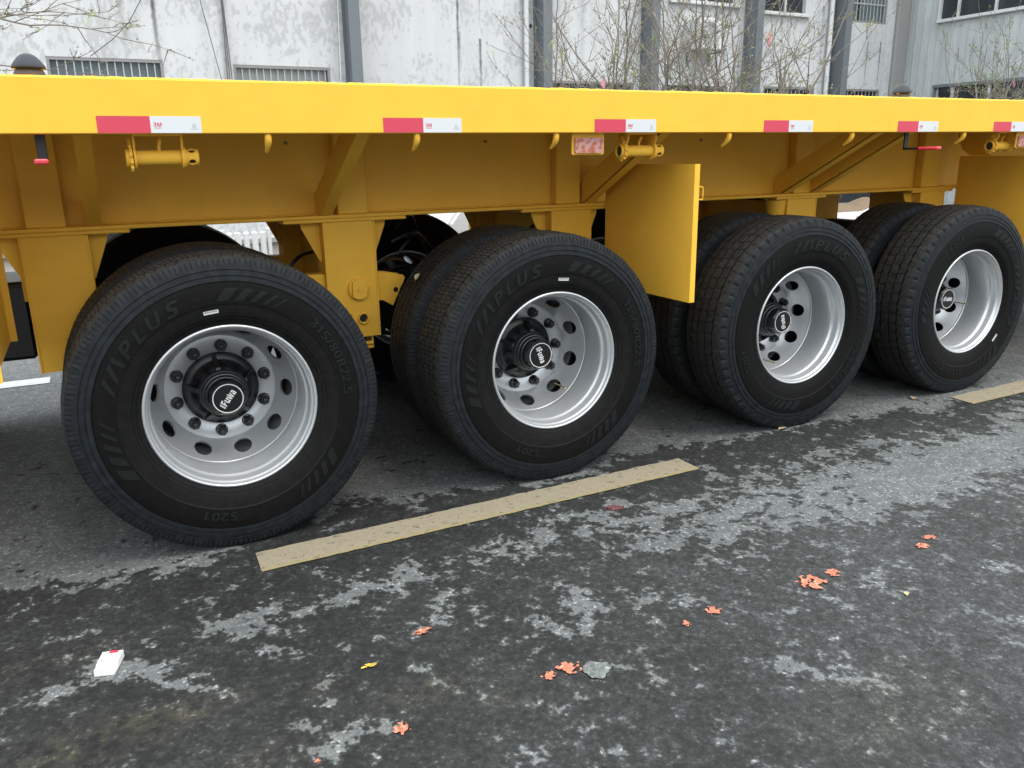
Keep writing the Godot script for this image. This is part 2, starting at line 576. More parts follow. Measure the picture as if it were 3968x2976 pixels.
	m.heightmap_enabled = true
	m.heightmap_texture = tex_from(hgt, n, n, Image.FORMAT_L8)
	m.heightmap_scale = 0.22
	m.detail_enabled = true
	m.detail_blend_mode = BaseMaterial3D.BLEND_MODE_MUL
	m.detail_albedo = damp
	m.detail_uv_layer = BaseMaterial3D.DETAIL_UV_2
	for q in ["splash_orange", "splash_yellow", "splash_red", "patch_grey"]:
		var p: StandardMaterial3D = M[q]
		p.albedo_texture = m.albedo_texture
		p.heightmap_enabled = true
		p.heightmap_texture = m.heightmap_texture
		p.heightmap_scale = 0.18
		p.uv1_triplanar = true
		p.uv1_world_triplanar = true
		p.uv1_scale = Vector3(1.25, 1.25, 1.25)
	var m2 := m.duplicate() as StandardMaterial3D
	m2.resource_name = "asphalt_far"
	m2.detail_enabled = false
	m2.albedo_color = lin(0.20, 0.207, 0.209)
	M["asphalt_far"] = m2

func make_wall() -> void:
	# peeling whitewash: x -4..20, y 2..8
	var w := 2048
	var h := 512
	var a := noise_img(w, h, 0.010, 81, 4)
	var b := noise_img(w, h, 0.11, 82, 4)
	var c := noise_img(w, h, 0.15, 83, 3)
	var streak := noise_img(w, 4, 0.03, 84, 4)
	var out := PackedByteArray()
	out.resize(w * h * 3)
	# stains that run down: x, y top, y bottom, half width, strength
	var st := [0.99, 3.9, 2.7, 0.035, 0.55, 0.52, 4.4, 2.9, 0.05, 0.22, 6.19, 4.6, 2.6, 0.022, 0.6, 6.64, 3.5, 2.6, 0.028, 0.55, 6.64, 4.6, 3.7, 0.018, 0.3, 6.22, 3.6, 2.9, 0.03, 0.25, 17.0, 3.9, 2.9, 0.02, 0.55, 17.45, 3.9, 2.9, 0.02, 0.6, 1.98, 5.0, 2.6, 0.06, 0.22, 8.9, 4.4, 3.0, 0.05, 0.12, 15.45, 4.6, 2.6, 0.06, 0.2]
	for j in h:
		var y := 8.0 - 6.0 * (j + 0.5) / h
		for i in w:
			var k := j * w + i
			var x := -4.0 + 24.0 * (i + 0.5) / w
			var na := a[k] / 255.0
			var nb := b[int(j * 0.55) * w + i] / 255.0
			var nc := c[k] / 255.0
			var bay := 1.0 if x < 4.0 else (0.85 if x < 7.7 else 0.25)
			var p := smoothstep(0.615, 0.64, nb * 0.50 + na * 0.42 + nc * 0.16 - 0.05 * (1.0 - bay) * 2.0)
			var q := 0.93 - 0.05 * (streak[i] / 255.0) - 0.03 * na
			q = lerpf(q, 0.74 + 0.08 * nc, p * (0.75 if bay > 0.5 else 0.5))
			var e := smoothstep(0.585, 0.615, nb * 0.50 + na * 0.42 + nc * 0.16) * (1.0 - p) * 0.05
			q -= e
			for s in range(0, st.size(), 5):
				var dx: float = x - st[s] - 0.02 * (na - 0.5)
				if absf(dx) < st[s + 3] * 2.0 and y < st[s + 1] and y > st[s + 2]:
					var f: float = 1.0 - smoothstep(0.0, 1.0, absf(dx) / (st[s + 3] * (1.0 + nc)))
					var g: float = smoothstep(st[s + 2], st[s + 1], y)
					q *= 1.0 - st[s + 4] * f * (0.35 + 0.65 * g) * (0.6 + 0.6 * nb)
			out[k * 3] = int(clampf(q * 250.0, 0, 255)); out[k * 3 + 1] = int(clampf(q * 253.0, 0, 255)); out[k * 3 + 2] = int(clampf(q * 255.0, 0, 255))
	var m := mat("whitewash", lin(0.64, 0.645, 0.65), 0.9)
	m.albedo_texture = tex_from(out, w, h)
	m.texture_repeat = true

# ---------------------------------------------------------------- wheels
const PROF := [0.286, 0.112, 0.292, 0.1195, 0.302, 0.125, 0.314, 0.1300, 0.3145, 0.1286, 0.3185, 0.1300, 0.319, 0.1325, 0.327, 0.1352, 0.3275, 0.1338, 0.3315, 0.1352, 0.332, 0.1372, 0.345, 0.1400, 0.372, 0.1436, 0.3745, 0.1456, 0.378, 0.1460, 0.400, 0.1470, 0.420, 0.1468, 0.440, 0.1452, 0.446, 0.1446, 0.4475, 0.1415, 0.4505, 0.1412, 0.452, 0.1438, 0.465, 0.1420, 0.4665, 0.1388, 0.4695, 0.1384, 0.471, 0.1410, 0.485, 0.1385, 0.4865, 0.1350, 0.4895, 0.1345, 0.491, 0.1370, 0.500, 0.1345]
const CZ := -0.125

func prof_z(r: float) -> float:
	for k in range(0, PROF.size() - 2, 2):
		if r < PROF[k + 2]:
			return lerpf(PROF[k + 1], PROF[k + 3], clampf((r - PROF[k]) / (PROF[k + 2] - PROF[k]), 0, 1))
	return PROF[PROF.size() - 1]

func make_tyre(pitches: int, fine: bool, seed_: int) -> ArrayMesh:
	var g := Geo.new()
	g.colored = true
	var r_ := RandomNumberGenerator.new()
	r_.seed = seed_
	# side walls: smooth lathe on both sides
	for side in [1.0, -1.0]:
		var pr := []
		for k in range(0, PROF.size(), 2):
			pr.append(Vector2(PROF[k], CZ + side * PROF[k + 1]))
		for k in pr.size() - 1:
			var rr: float = pr[k].x
			g.col = Color(0.0054, 0.0068, 0.0078)
			if rr > 0.448:
				g.col = Color(0.0165, 0.0205, 0.0245)  # bluish sheen of the shoulder painted into the rubber colour
			if rr < 0.374:
				g.col = Color(0.0098, 0.0090, 0.0082) if fine else Color(0.0078, 0.0078, 0.0075)
			g.lathe([pr[k], pr[k + 1]], 96, side < 0)
		# let the strips share normals across their joints
	# (the strips above are flat across; the profile is fine enough to read as round)
	# tread: rows along the circumference, columns that follow the zigzag grooves
	var cols := []      # [base v, zigzag, rib id, bottom]
	var grooves := [-0.62, -0.22, 0.22, 0.62]
	cols.append([-1.0, 0.0, 0, false])
	cols.append([-0.93, 0.0, 0, false])
	for gi in 4:
		var b: float = grooves[gi]
		var zz := 0.030 if not fine else 0.036
		var hw := 0.036 if (gi == 0 or gi == 3) else 0.030
		cols.append([b - hw - 0.13, zz * 0.3, gi, false])
		cols.append([b - hw, zz, gi, false])
		cols.append([b - hw + 0.008, zz, -1, true])
		cols.append([b + hw - 0.008, zz, -1, true])
		cols.append([b + hw, zz, gi + 1, false])
		cols.append([b + hw + 0.13, zz * 0.3, gi + 1, false])
	cols.append([0.93, 0.0, 4, false])
	cols.append([1.0, 0.0, 4, false])
	var rows := [0.0, 0.16, 0.30, 0.335, 0.342, 0.380, 0.387, 0.43, 0.60, 0.80]
	if fine:
		rows = [0.0, 0.10, 0.11, 0.18, 0.19, 0.40, 0.60, 0.61, 0.68, 0.69]
	var R := rows.size()
	var total := pitches * R
	var nc := cols.size()
	var prev := PackedVector3Array()
	var first := PackedVector3Array()
	var prevd := PackedInt32Array()
	var firstd := PackedInt32Array()
	var SH := [[1.0, 0.5290, 0.1215], [1.0, 0.5225, 0.1275], [1.0, 0.5120, 0.1315], [1.0, 0.500, 0.1345]]
	for row in total + 1:
		var cur: PackedVector3Array
		var curd: PackedInt32Array
		if row == total:
			cur = first
			curd = firstd
		else:
			cur = PackedVector3Array()
			curd = PackedInt32Array()
			var pitch := row / R
			var fr: float = rows[row % R]
			var zig := absf(fposmod(fr + 0.1, 1.0) * 2.0 - 1.0) * 2.0 - 1.0
			for ci in nc:
				var cc: Array = cols[ci]
				var vv: float = cc[0] + cc[1] * zig
				var zo := vv * 0.120
				var r := 0.5385 - 0.0095 * vv * vv * vv * vv
				var dd := 0
				if cc[3]:
					r -= 0.013
					dd = 2
				else:
					var rib: int = cc[2]
					var k := row % R
					var cut := false
					if fine:
						cut = (k == 2 or k == 3 or k == 7 or k == 8) and rib >= 1 and rib <= 3
						if rib == 0 or rib == 4:
							cut = (k == 2 or k == 3) and absf(vv) < 0.92
					else:
						cut = (k == 4 or k == 5) and rib >= 1 and rib <= 3
						if rib == 0 or rib == 4:
							cut = (k == 4 or k == 5) and absf(vv) < 0.92
					if cut:
						r -= 0.0055 if not fine else 0.0028
						dd = 1
				var ang := TAU * (pitch + fr) / pitches
				# chevron of the cuts
				var rc := 0.0
				if cc[2] >= 0:
					rc = 0.10 * (1.0 if (cc[2] % 2) == 0 else -1.0) * vv * 4.0
					if cc[2] == 0 or cc[2] == 4:
						rc = 0.5 * (absf(vv) - 0.62)
				ang += TAU * rc * (0.8 if not fine else 0.6) / pitches
				cur.append(Vector3(r * cos(ang), r * sin(ang), CZ + zo))
				curd.append(dd)
			# shoulder steps with short radial notches
			for side in [-1.0, 1.0]:
				for si in 4:
					var ang2 := TAU * (pitch + fr) / pitches
					var rr: float = SH[si][1]
					var zo2: float = SH[si][2]
					var k2 := row % R
					var notch: bool = (si == 1 or si == 2) and ((k2 == 2 or k2 == 3 or k2 == 7 or k2 == 8) if fine else (k2 == 4 or k2 == 5 or k2 == 8))
					if notch:
						zo2 -= 0.0035
					cur.append(Vector3(rr * cos(ang2), rr * sin(ang2), CZ + side * zo2))
					curd.append(1 if notch else 0)
			if row == 0:
				first = cur
				firstd = curd
		if row > 0:
			for ci in nc - 1:
				var hint := cur[ci]
				hint.z = 0.0
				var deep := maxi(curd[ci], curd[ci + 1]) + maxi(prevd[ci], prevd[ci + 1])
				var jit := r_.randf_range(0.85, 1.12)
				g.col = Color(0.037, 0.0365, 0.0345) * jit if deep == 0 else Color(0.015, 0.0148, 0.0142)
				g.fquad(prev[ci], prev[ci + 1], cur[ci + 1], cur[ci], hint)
			for s in 2:
				var o := nc + s * 4
				var edge := 0 if s == 0 else nc - 1
				var hint2 := cur[o] * 1.0
				hint2.z = -0.5 if s == 0 else 0.5
				g.col = Color(0.025, 0.027, 0.028) * r_.randf_range(0.9, 1.1)
				g.fquad(prev[edge], prev[o], cur[o], cur[edge], hint2)
				for si in 3:
					g.col = (Color(0.020, 0.0235, 0.027) if curd[o + si] + curd[o + si + 1] == 0 else Color(0.013, 0.013, 0.014)) * r_.randf_range(0.92, 1.08)  # shoulder steps carry the same painted bluish sheen
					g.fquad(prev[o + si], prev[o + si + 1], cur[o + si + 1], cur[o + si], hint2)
		prev = cur
		prevd = curd
	# rubber hairs left by the mould
	g.col = Color(0.02, 0.02, 0.02)
	for k in 260:
		var an := r_.randf() * TAU
		var zz2: float = CZ + [-0.112, 0.112, 0.124, -0.124, 0.05, -0.05][k % 6]
		var r0 := 0.532 if absf(zz2 - CZ) > 0.1 else 0.538
		var dirv := Vector3(cos(an), sin(an), 0)
		var l := r_.randf_range(0.004, 0.010)
		var p0 := dirv * r0 + Vector3(0, 0, zz2)
		var p1 := p0 + (dirv + Vector3(r_.randf_range(-0.4, 0.4), r_.randf_range(-0.4, 0.4), r_.randf_range(-0.3, 0.3))) * l
		g.tube([p0, p1], [0.0007, 0.0004], 3, false)
	return g.mesh()

func make_letters() -> ArrayMesh:
	var g := Geo.new()
	var place := func(deg: float, rm: float) -> Callable:
		return func(p: Vector3) -> Vector3:
			var r := rm + p.y
			var a := deg_to_rad(deg) + p.x / rm
			return Vector3(r * sin(a), r * cos(a), CZ + prof_z(r) - 0.0005 + p.z)
	var bar := func(deg: float, wid: float, r0: float, r1: float, lean: float, rm := 0.406) -> void:
		var f: Callable = place.call(deg, rm)
		var N := 4
		for k in N:
			var y0 := lerpf(r0, r1, float(k) / N) - rm
			var y1 := lerpf(r0, r1, float(k + 1) / N) - rm
			var q := [Vector3(y0 * lean - wid / 2, y0, 0.0022), Vector3(y0 * lean + wid / 2, y0, 0.0022), Vector3(y1 * lean + wid / 2, y1, 0.0022), Vector3(y1 * lean - wid / 2, y1, 0.0022)]
			var w := []
			for p in q:
				w.append(f.call(p))
			g.fquad(w[0], w[1], w[2], w[3], Vector3(0, 0, 1))
			var d := Vector3(0, 0, -0.0022)
			g.fquad(w[0], w[3], w[3] + d, w[0] + d, f.call(Vector3(-wid, y0, 0)) - f.call(Vector3(0, y0, 0)))
			g.fquad(w[1], w[2], w[2] + d, w[1] + d, f.call(Vector3(wid, y0, 0)) - f.call(Vector3(0, y0, 0)))
			if k == 0:
				g.fquad(w[0], w[1], w[1] + d, w[0] + d, -w[0])
			if k == N - 1:
				g.fquad(w[2], w[3], w[3] + d, w[2] + d, w[2])
	# the maker's word: a leading slash, then slanted capitals spread round the wall
	bar.call(-62.5, 0.019, 0.384, 0.430, 0.95)
	bar.call(-55.5, 0.019, 0.384, 0.430, 0.95)
	bar.call(-49.6, 0.015, 0.384, 0.430, 0.10)
	g.text("P", 0.047, 0.003, place.call(-42.5, 0.404), true, 0.28, 1.45)
	g.text("L", 0.047, 0.003, place.call(-33.6, 0.404), true, 0.28, 1.45)
	g.text("U", 0.047, 0.003, place.call(-24.6, 0.404), true, 0.28, 1.35)
	g.text("S", 0.047, 0.003, place.call(-14.6, 0.404), true, 0.28, 1.5)
	for set_ in [[8.0, 1.0], [132.0, 0.9], [-110.0, 1.0]]:
		var a: float = set_[0]
		var wds := [0.040, 0.028, 0.020, 0.014, 0.009]
		for k in 5:
			bar.call(a + [3.0, 11.0, 18.0, 24.0, 29.0][k] * set_[1], wds[k] * set_[1], 0.385, 0.429, 0.75)
	g.text("315/80R22.5", 0.031, 0.003, place.call(77.0, 0.408), true, 0.0, 1.3)
	g.text("S201", 0.030, 0.003, place.call(202.0, 0.402), true, 0.0, 1.35)
	return g.mesh()

func disc_point(u: float, s: float) -> Vector3:
	# cone of the disc: s 0 at the flat ring, 1 at the rim
	var r := lerpf(0.207, 0.2715, s)
	var z := lerpf(-0.305, -0.205, s) - 0.010 * sin(PI * s)
	return Vector3(r * cos(u), r * sin(u), z)

func make_rim() -> ArrayMesh:
	var g := Geo.new()
	# outer flange, bead seat and drum of the rim
	g.lathe([Vector2(0.2900, -0.014), Vector2(0.2945, -0.015), Vector2(0.2972, -0.012), Vector2(0.2984, -0.008), Vector2(0.2985, -0.003), Vector2(0.2976, 0.0005), Vector2(0.2955, 0.0028), Vector2(0.2925, 0.0035), Vector2(0.2897, 0.0025), Vector2(0.2877, -0.0005), Vector2(0.2865, -0.006), Vector2(0.2848, -0.0125), Vector2(0.2815, -0.0165), Vector2(0.2795, -0.0195), Vector2(0.2782, -0.026), Vector2(0.2762, -0.046), Vector2(0.2740, -0.0535), Vector2(0.2695, -0.058), Vector2(0.2675, -0.063), Vector2(0.2655, -0.085), Vector2(0.2645, -0.110), Vector2(0.2645, -0.165), Vector2(0.2665, -0.182), Vector2(0.2690, -0.190)], 96, true, 0.80)
	g.lathe([Vector2(0.2690, -0.190), Vector2(0.2685, -0.1935), Vector2(0.2655, -0.196), Vector2(0.2665, -0.2005), Vector2(0.2690, -0.2035), Vector2(0.2715, -0.205)], 96, true, 0.6)
	# outer skin towards the tyre and the back
	g.lathe([Vector2(0.2860, -0.014), Vector2(0.2790, -0.06), Vector2(0.272, -0.1), Vector2(0.272, -0.2), Vector2(0.2745, -0.236), Vector2(0.2755, -0.205)], 64, false, 0.5)
	# disc with ten hand holes
	var f := func(u: float, s: float) -> Vector3: return disc_point(u, s)
	var fn := func(u: float, s: float) -> Vector3:
		var e := 0.01
		var du := disc_point(u + e, s) - disc_point(u - e, s)
		var ds := disc_point(u, minf(s + e, 1.0)) - disc_point(u, maxf(s - e, 0.0))
		var q := du.cross(ds).normalized()
		return q if q.z > 0 else -q
	for k in 10:
		var u := TAU * (k + 0.5) / 10.0
		g.holed(f, fn, u - TAU / 20, u + TAU / 20, 0.0, 1.0, u, 0.49, 0.0335 / 0.238, 0.0335 / 0.119, 0.010)
	# flat ring that the nuts press on
	g.lathe([Vector2(0.2070, -0.305), Vector2(0.2060, -0.3025), Vector2(0.2035, -0.302), Vector2(0.1420, -0.302), Vector2(0.1405, -0.304), Vector2(0.1405, -0.318)], 96, true, 0.2)
	g.lathe([Vector2(0.1405, -0.318), Vector2(0.205, -0.318), Vector2(0.207, -0.305)], 64, false, 0.2)
	return g.mesh()

func make_inner_rim() -> ArrayMesh:
	var g := Geo.new()
	g.lathe([Vector2(0.268, -0.40), Vector2(0.2645, -0.45), Vector2(0.2645, -0.53), Vector2(0.277, -0.58), Vector2(0.2985, -0.60), Vector2(0.2985, -0.606), Vector2(0.290, -0.606)], 64, true, 0.4)
	g.lathe([Vector2(0.2985, -0.348), Vector2(0.2985, -0.354), Vector2(0.277, -0.372), Vector2(0.268, -0.41), Vector2(0.268, -0.55), Vector2(0.29, -0.60)], 64, false, 0.4)
	g.lathe([Vector2(0.290, -0.348), Vector2(0.2985, -0.348)], 64, false, 0.4)
	g.lathe([Vector2(0.268, -0.40), Vector2(0.270, -0.375), Vector2(0.290, -0.348)], 64, true, 0.4)
	g.lathe([Vector2(0.1405, -0.322), Vector2(0.195, -0.322)], 64, true, 0.4)
	return g.mesh()

func make_hub() -> ArrayMesh:
	var g := Geo.new()
	g.lathe([Vector2(0.1402, -0.330), Vector2(0.1402, -0.297), Vector2(0.138, -0.294), Vector2(0.118, -0.293), Vector2(0.108, -0.288), Vector2(0.098, -0.270), Vector2(0.092, -0.240), Vector2(0.088, -0.212), Vector2(0.084, -0.208), Vector2(0.060, -0.208)], 72, false, 0.4)
	for k in 5:
		var a := TAU * (k + 0.25) / 5.0
		var bs := Basis(Vector3(0, 0, 1), a)
		g.prism(PackedVector2Array([Vector2(0.085, -0.295), Vector2(0.135, -0.295), Vector2(0.132, -0.284), Vector2(0.098, -0.225), Vector2(0.085, -0.222)]), Vector3.ZERO, bs * Vector3(1, 0, 0), Vector3(0, 0, 1), 0.016)
	return g.mesh()

func make_cap() -> ArrayMesh:
	var g := Geo.new()
	g.lathe([Vector2(0.083, -0.209), Vector2(0.083, -0.196), Vector2(0.080, -0.192), Vector2(0.074, -0.191), Vector2(0.0735, -0.180), Vector2(0.071, -0.177), Vector2(0.0665, -0.176), Vector2(0.0665, -0.168)], 64, false, 0.4)
	# eight-sided grip
	var N := 8
	for k in N:
		var a0 := TAU * k / N
		var a1 := TAU * (k + 1) / N
		var p := [Vector3(cos(a0), sin(a0), 0), Vector3(cos(a1), sin(a1), 0)]
		var hint: Vector3 = p[0] + p[1]
		g.fquad(p[0] * 0.069 + Vector3(0, 0, -0.176), p[1] * 0.069 + Vector3(0, 0, -0.176), p[1] * 0.068 + Vector3(0, 0, -0.138), p[0] * 0.068 + Vector3(0, 0, -0.138), hint)
		g.fquad(p[0] * 0.068 + Vector3(0, 0, -0.138), p[1] * 0.068 + Vector3(0, 0, -0.138), p[1] * 0.060 + Vector3(0, 0, -0.1295), p[0] * 0.060 + Vector3(0, 0, -0.1295), hint + Vector3(0, 0, 1.5))
		g.tri(p[0] * 0.060 + Vector3(0, 0, -0.1295), p[1] * 0.060 + Vector3(0, 0, -0.1295), Vector3(0, 0, -0.1295), Vector3(0, 0, 1))
	return g.mesh()

func make_emblem() -> ArrayMesh:
	var g := Geo.new()
	g.lathe([Vector2(0.0520, -0.1294), Vector2(0.0520, -0.1284), Vector2(0.0552, -0.1284), Vector2(0.0552, -0.1294)], 64, true, 0.4)
	var f := func(p: Vector3) -> Vector3: return Vector3(p.x + 0.0035, p.y, -0.1293 + p.z)
	g.text("Fuwa", 0.0265, 0.0012, f, true, 0.0, 0.72)
	for k in 2:
		g.box(Vector3(-0.0335 - 0.0036 * k, -0.0005 - 0.0014 * k, -0.1288), Vector3(0.0021, 0.025 - 0.003 * k, 0.0011))
	g.box(Vector3(0.0105, 0.0105, -0.1288), Vector3(0.0035, 0.0032, 0.0011))
	return g.mesh()

func make_nut() -> ArrayMesh:
	var g := Geo.new()
	g.lathe([Vector2(0.0232, -0.301), Vector2(0.0232, -0.296), Vector2(0.0206, -0.294)], 24, false, 0.4)
	var N := 6
	for k in N:
		var a0 := TAU * k / N
		var a1 := TAU * (k + 1) / N
		var p := [Vector3(cos(a0), sin(a0), 0), Vector3(cos(a1), sin(a1), 0)]
		g.fquad(p[0] * 0.0203 + Vector3(0, 0, -0.297), p[1] * 0.0203 + Vector3(0, 0, -0.297), p[1] * 0.0203 + Vector3(0, 0, -0.272), p[0] * 0.0203 + Vector3(0, 0, -0.272), p[0] + p[1])
		g.fquad(p[0] * 0.0203 + Vector3(0, 0, -0.272), p[1] * 0.0203 + Vector3(0, 0, -0.272), p[1] * 0.0172 + Vector3(0, 0, -0.2685), p[0] * 0.0172 + Vector3(0, 0, -0.2685), p[0] + p[1] + Vector3(0, 0, 2))
		g.tri(p[0] * 0.0172 + Vector3(0, 0, -0.2685), p[1] * 0.0172 + Vector3(0, 0, -0.2685), Vector3(0, 0, -0.2685), Vector3(0, 0, 1))
	g.lathe([Vector2(0.0095, -0.270), Vector2(0.0095, -0.260), Vector2(0.008, -0.2585), Vector2(0.0, -0.258)], 16, false, 0.4)
	return g.mesh()

func make_drum() -> ArrayMesh:
	var g := Geo.new()
	g.lathe([Vector2(0.10, -0.335), Vector2(0.21, -0.345), Vector2(0.218, -0.37), Vector2(0.218, -0.62), Vector2(0.222, -0.625), Vector2(0.222, -0.65), Vector2(0.10, -0.66)], 48, false, 0.4)
	return g.mesh()

func make_barcode() -> Array:
	var g := Geo.new()
	var r_ := RandomNumberGenerator.new()
	r_.seed = 4
	var f := func(x: float, y: float, z: float) -> Vector3: return Vector3(x, 0.351 + y, CZ + prof_z(0.351 + y) + z)
	g.fquad(f.call(-0.0245, -0.006, 0.0008), f.call(0.0245, -0.006, 0.0008), f.call(0.0245, 0.006, 0.0008), f.call(-0.0245, 0.006, 0.0008), Vector3(0, 0, 1))
	var b := Geo.new()
	var x := -0.0215
	while x < 0.021:
		var w := r_.randf_range(0.0006, 0.0018)
		b.fquad(f.call(x, -0.001, 0.0011), f.call(x + w, -0.001, 0.0011), f.call(x + w, 0.0045, 0.0011), f.call(x, 0.0045, 0.0011), Vector3(0, 0, 1))
		x += w + r_.randf_range(0.0008, 0.0018)
	return [g.mesh(), b.mesh()]

# ---------------------------------------------------------------- the trailer
const AX := [0.0, 1.316, 2.742, 4.037]
const HANG := [-0.497, 0.666, 1.829, 3.43, 4.60]
const Y_TOP := 1.6195
const Y_BOT := 1.4575
const ZE := 0.030
const Z_FAR := -2.44

func build_trailer() -> void:
	var t := thing("semi_trailer", "yellow flatbed semi trailer on four axles of twin silver wheels", "trailer", Vector3(1.8, 0, -1.22))
	var off := -t.position
	var Y: Material = M.yellow_paint
	var add := func(called: String, g: Geo, m: Material, parent: Node = t) -> MeshInstance3D:
		return obj(called, g, m, parent, off if parent == t else Vector3.ZERO)
	# side rails: a channel with a lip turned inwards
	for far in [false, true]:
		var g := Geo.new()
		var zc := ZE if not far else Z_FAR - ZE
		var s := -1.0 if not far else 1.0
		g.box(Vector3(1.8, (Y_TOP + Y_BOT) / 2, zc + s * 0.006), Vector3(14.0, Y_TOP - Y_BOT, 0.012), 0.003)
		g.box(Vector3(1.8, Y_BOT + 0.005, zc + s * 0.047), Vector3(14.0, 0.010, 0.070), 0.0)
		g.box(Vector3(1.8, Y_TOP - 0.006, zc + s * 0.047), Vector3(14.0, 0.010, 0.070), 0.0)
		add.call("side_rail", g, Y)
	# thick uneven bead of paint and weld on the upper edge
	var wb := Geo.new()
	var pts := []
	var rad := []
	rng.seed = 77
	for k in 420:
		pts.append(Vector3(-1.6 + k * 0.0165, Y_TOP + 0.0005 + rng.randf_range(-0.0006, 0.0006), ZE - 0.006))
		rad.append(0.0022 + (rng.randf_range(0.0, 0.0022) if (int(k / 9.0) * 7919) % 5 < 3 else 0.0))
	wb.tube(pts, rad, 6)
	add.call("weld_bead", wb, Y)
	var fl := Geo.new()
	fl.box(Vector3(1.8, Y_TOP - 0.020, -1.22), Vector3(14.0, 0.010, 2.36), 0.0)
	add.call("deck_floor", fl, Y)
	# main beams
	for far in [false, true]:
		var fz := func(z: float) -> float: return Z_FAR - z if far else z
		var g := Geo.new()
		g.box(Vector3(1.8, 1.35, fz.call(-0.785)), Vector3(14.0, 0.44, 0.010))
		add.call("beam_web", g, Y)
		g = Geo.new()
		g.box(Vector3(1.8, 1.1265, fz.call(-0.785)), Vector3(14.0, 0.016, 0.150), 0.003)
		add.call("beam_flange", g, Y)
		g = Geo.new()
		g.box(Vector3(1.8, 1.577, fz.call(-0.785)), Vector3(14.0, 0.016, 0.150), 0.0)
		add.call("beam_flange", g, Y)
		for k in HANG.size():
			var hx: float = HANG[k]
			# doubler plate under the flange
			g = Geo.new()
			g.box(Vector3(hx - 0.01, 1.1103, fz.call(-0.785)), Vector3(0.56 if k < 3 else 0.40, 0.0155, 0.142), 0.003)
			add.call("doubler_plate", g, Y)
			# stiffener post on the web
			var px: float = [-0.515, 0.690, 1.810, 3.423, 4.56][k]
			g = Geo.new()
			g.box(Vector3(px, 1.350, fz.call(-0.750)), Vector3(0.138 if k < 4 else 0.17, 0.430, 0.058), 0.004)
			add.call("stiffener_post", g, Y)
			# hanger: cheeks, face and gussets
			g = Geo.new()
			var yb := 0.570
			for sx in [-1.0, 1.0]:
				var w2: float = 0.115
				g.box(Vector3(hx + sx * w2, (1.102 + yb) / 2, fz.call(-0.785)), Vector3(0.009, 1.102 - yb, 0.132), 0.0015)
			g.box(Vector3(hx, (1.102 + yb) / 2 + 0.001, fz.call(-0.7265)), Vector3(0.222, 1.100 - yb, 0.008), 0.0)
			g.box(Vector3(hx, (1.102 + yb) / 2 + 0.001, fz.call(-0.845)), Vector3(0.222, 1.100 - yb, 0.008), 0.0)
			add.call("spring_hanger", g, Y)
			for sx in [-1.0, 1.0]:
				if k == 3 and sx < 0:
					continue
				g = Geo.new()
				g.prism(PackedVector2Array([Vector2(0.119, 1.102), Vector2(0.119 + (0.085 if sx < 0 else 0.072), 1.102), Vector2(0.119 + (0.080 if sx < 0 else 0.066), 1.075), Vector2(0.125, 0.925), Vector2(0.119, 0.925)]), Vector3(hx, 0, fz.call(-0.785)), Vector3(sx, 0, 0), Vector3(0, 1, 0), 0.010)
				add.call("gusset", g, Y)
			# bracket under the hanger
			g = Geo.new()
			g.box(Vector3(hx + 0.085, 0.540, fz.call(-0.79)), Vector3(0.010, 0.062, 0.09), 0.002)
			g.box(Vector3(hx + 0.060, 0.517, fz.call(-0.745)), Vector3(0.052, 0.012, 0.03), 0.003)
			g.tube([Vector3(hx + 0.030, 0.535, fz.call(-0.745)), Vector3(hx + 0.085, 0.535, fz.call(-0.745))], [0.010, 0.010], 8)
			add.call("hanger_bracket", g, Y)
			if k == 1 or k == 3:
				# pivot boss with flats, and the pipe below it
				g = Geo.new()
				g.T = Transform3D(Basis.IDENTITY, Vector3(hx + 0.025, 0.797, fz.call(-0.7225)))
				if far:
					g.T = g.T * Transform3D(Basis(Vector3.UP, PI), Vector3.ZERO)
				g.lathe([Vector2(0.052, 0.0), Vector2(0.050, 0.012), Vector2(0.048, 0.014), Vector2(0.0, 0.014)], 48, false, 0.5)
				var pl := PackedVector2Array()
				for a in 40:
					var q := Vector2(cos(TAU * a / 40), sin(TAU * a / 40)) * 0.045
					q.x = clampf(q.x, -0.033, 0.033)
					pl.append(q)
				g.prism(pl, Vector3(0, 0, 0.020), Vector3(1, 0, 0), Vector3(0, 1, 0), 0.012)
				g.lathe([Vector2(0.014, 0.0262), Vector2(0.011, 0.0285), Vector2(0.008, 0.0272), Vector2(0.004, 0.0275), Vector2(0.0, 0.030)], 24, false, 0.9)
				add.call("pivot_boss", g, Y)
				g = Geo.new()
				g.T = Transform3D(Basis.IDENTITY, Vector3(hx + 0.038, 0.661, fz.call(-0.7225)))
				if far:
					g.T = g.T * Transform3D(Basis(Vector3.UP, PI), Vector3.ZERO)
				g.lathe([Vector2(0.0265, 0.0), Vector2(0.0265, 0.014), Vector2(0.0255, 0.0155), Vector2(0.0205, 0.0155), Vector2(0.0195, 0.014), Vector2(0.0195, -0.11)], 32, false, 0.4)
				add.call("cross_pipe", g, Y)
				g = Geo.new()
				g.T = Transform3D(Basis.IDENTITY, Vector3(hx + 0.038, 0.661, fz.call(-0.7225)))
				g.lathe([Vector2(0.0195, 0.0015), Vector2(0.0, 0.0015)], 32, false, 0.4)
				add.call("pipe_bore", g, M.chassis_black)
				# rocking beam between the two springs
				g = Geo.new()
				var rk := PackedVector2Array([Vector2(-0.36, 0.735), Vector2(-0.30, 0.700), Vector2(-0.20, 0.730), Vector2(-0.10, 0.735), Vector2(0.10, 0.735), Vector2(0.15, 0.730), Vector2(0.195, 0.700), Vector2(0.225, 0.760), Vector2(0.255, 0.815), Vector2(0.260, 0.830), Vector2(0.250, 0.842), Vector2(0.20, 0.852), Vector2(0.115, 0.866), Vector2(-0.10, 0.872), Vector2(-0.34, 0.862), Vector2(-0.37, 0.845)])
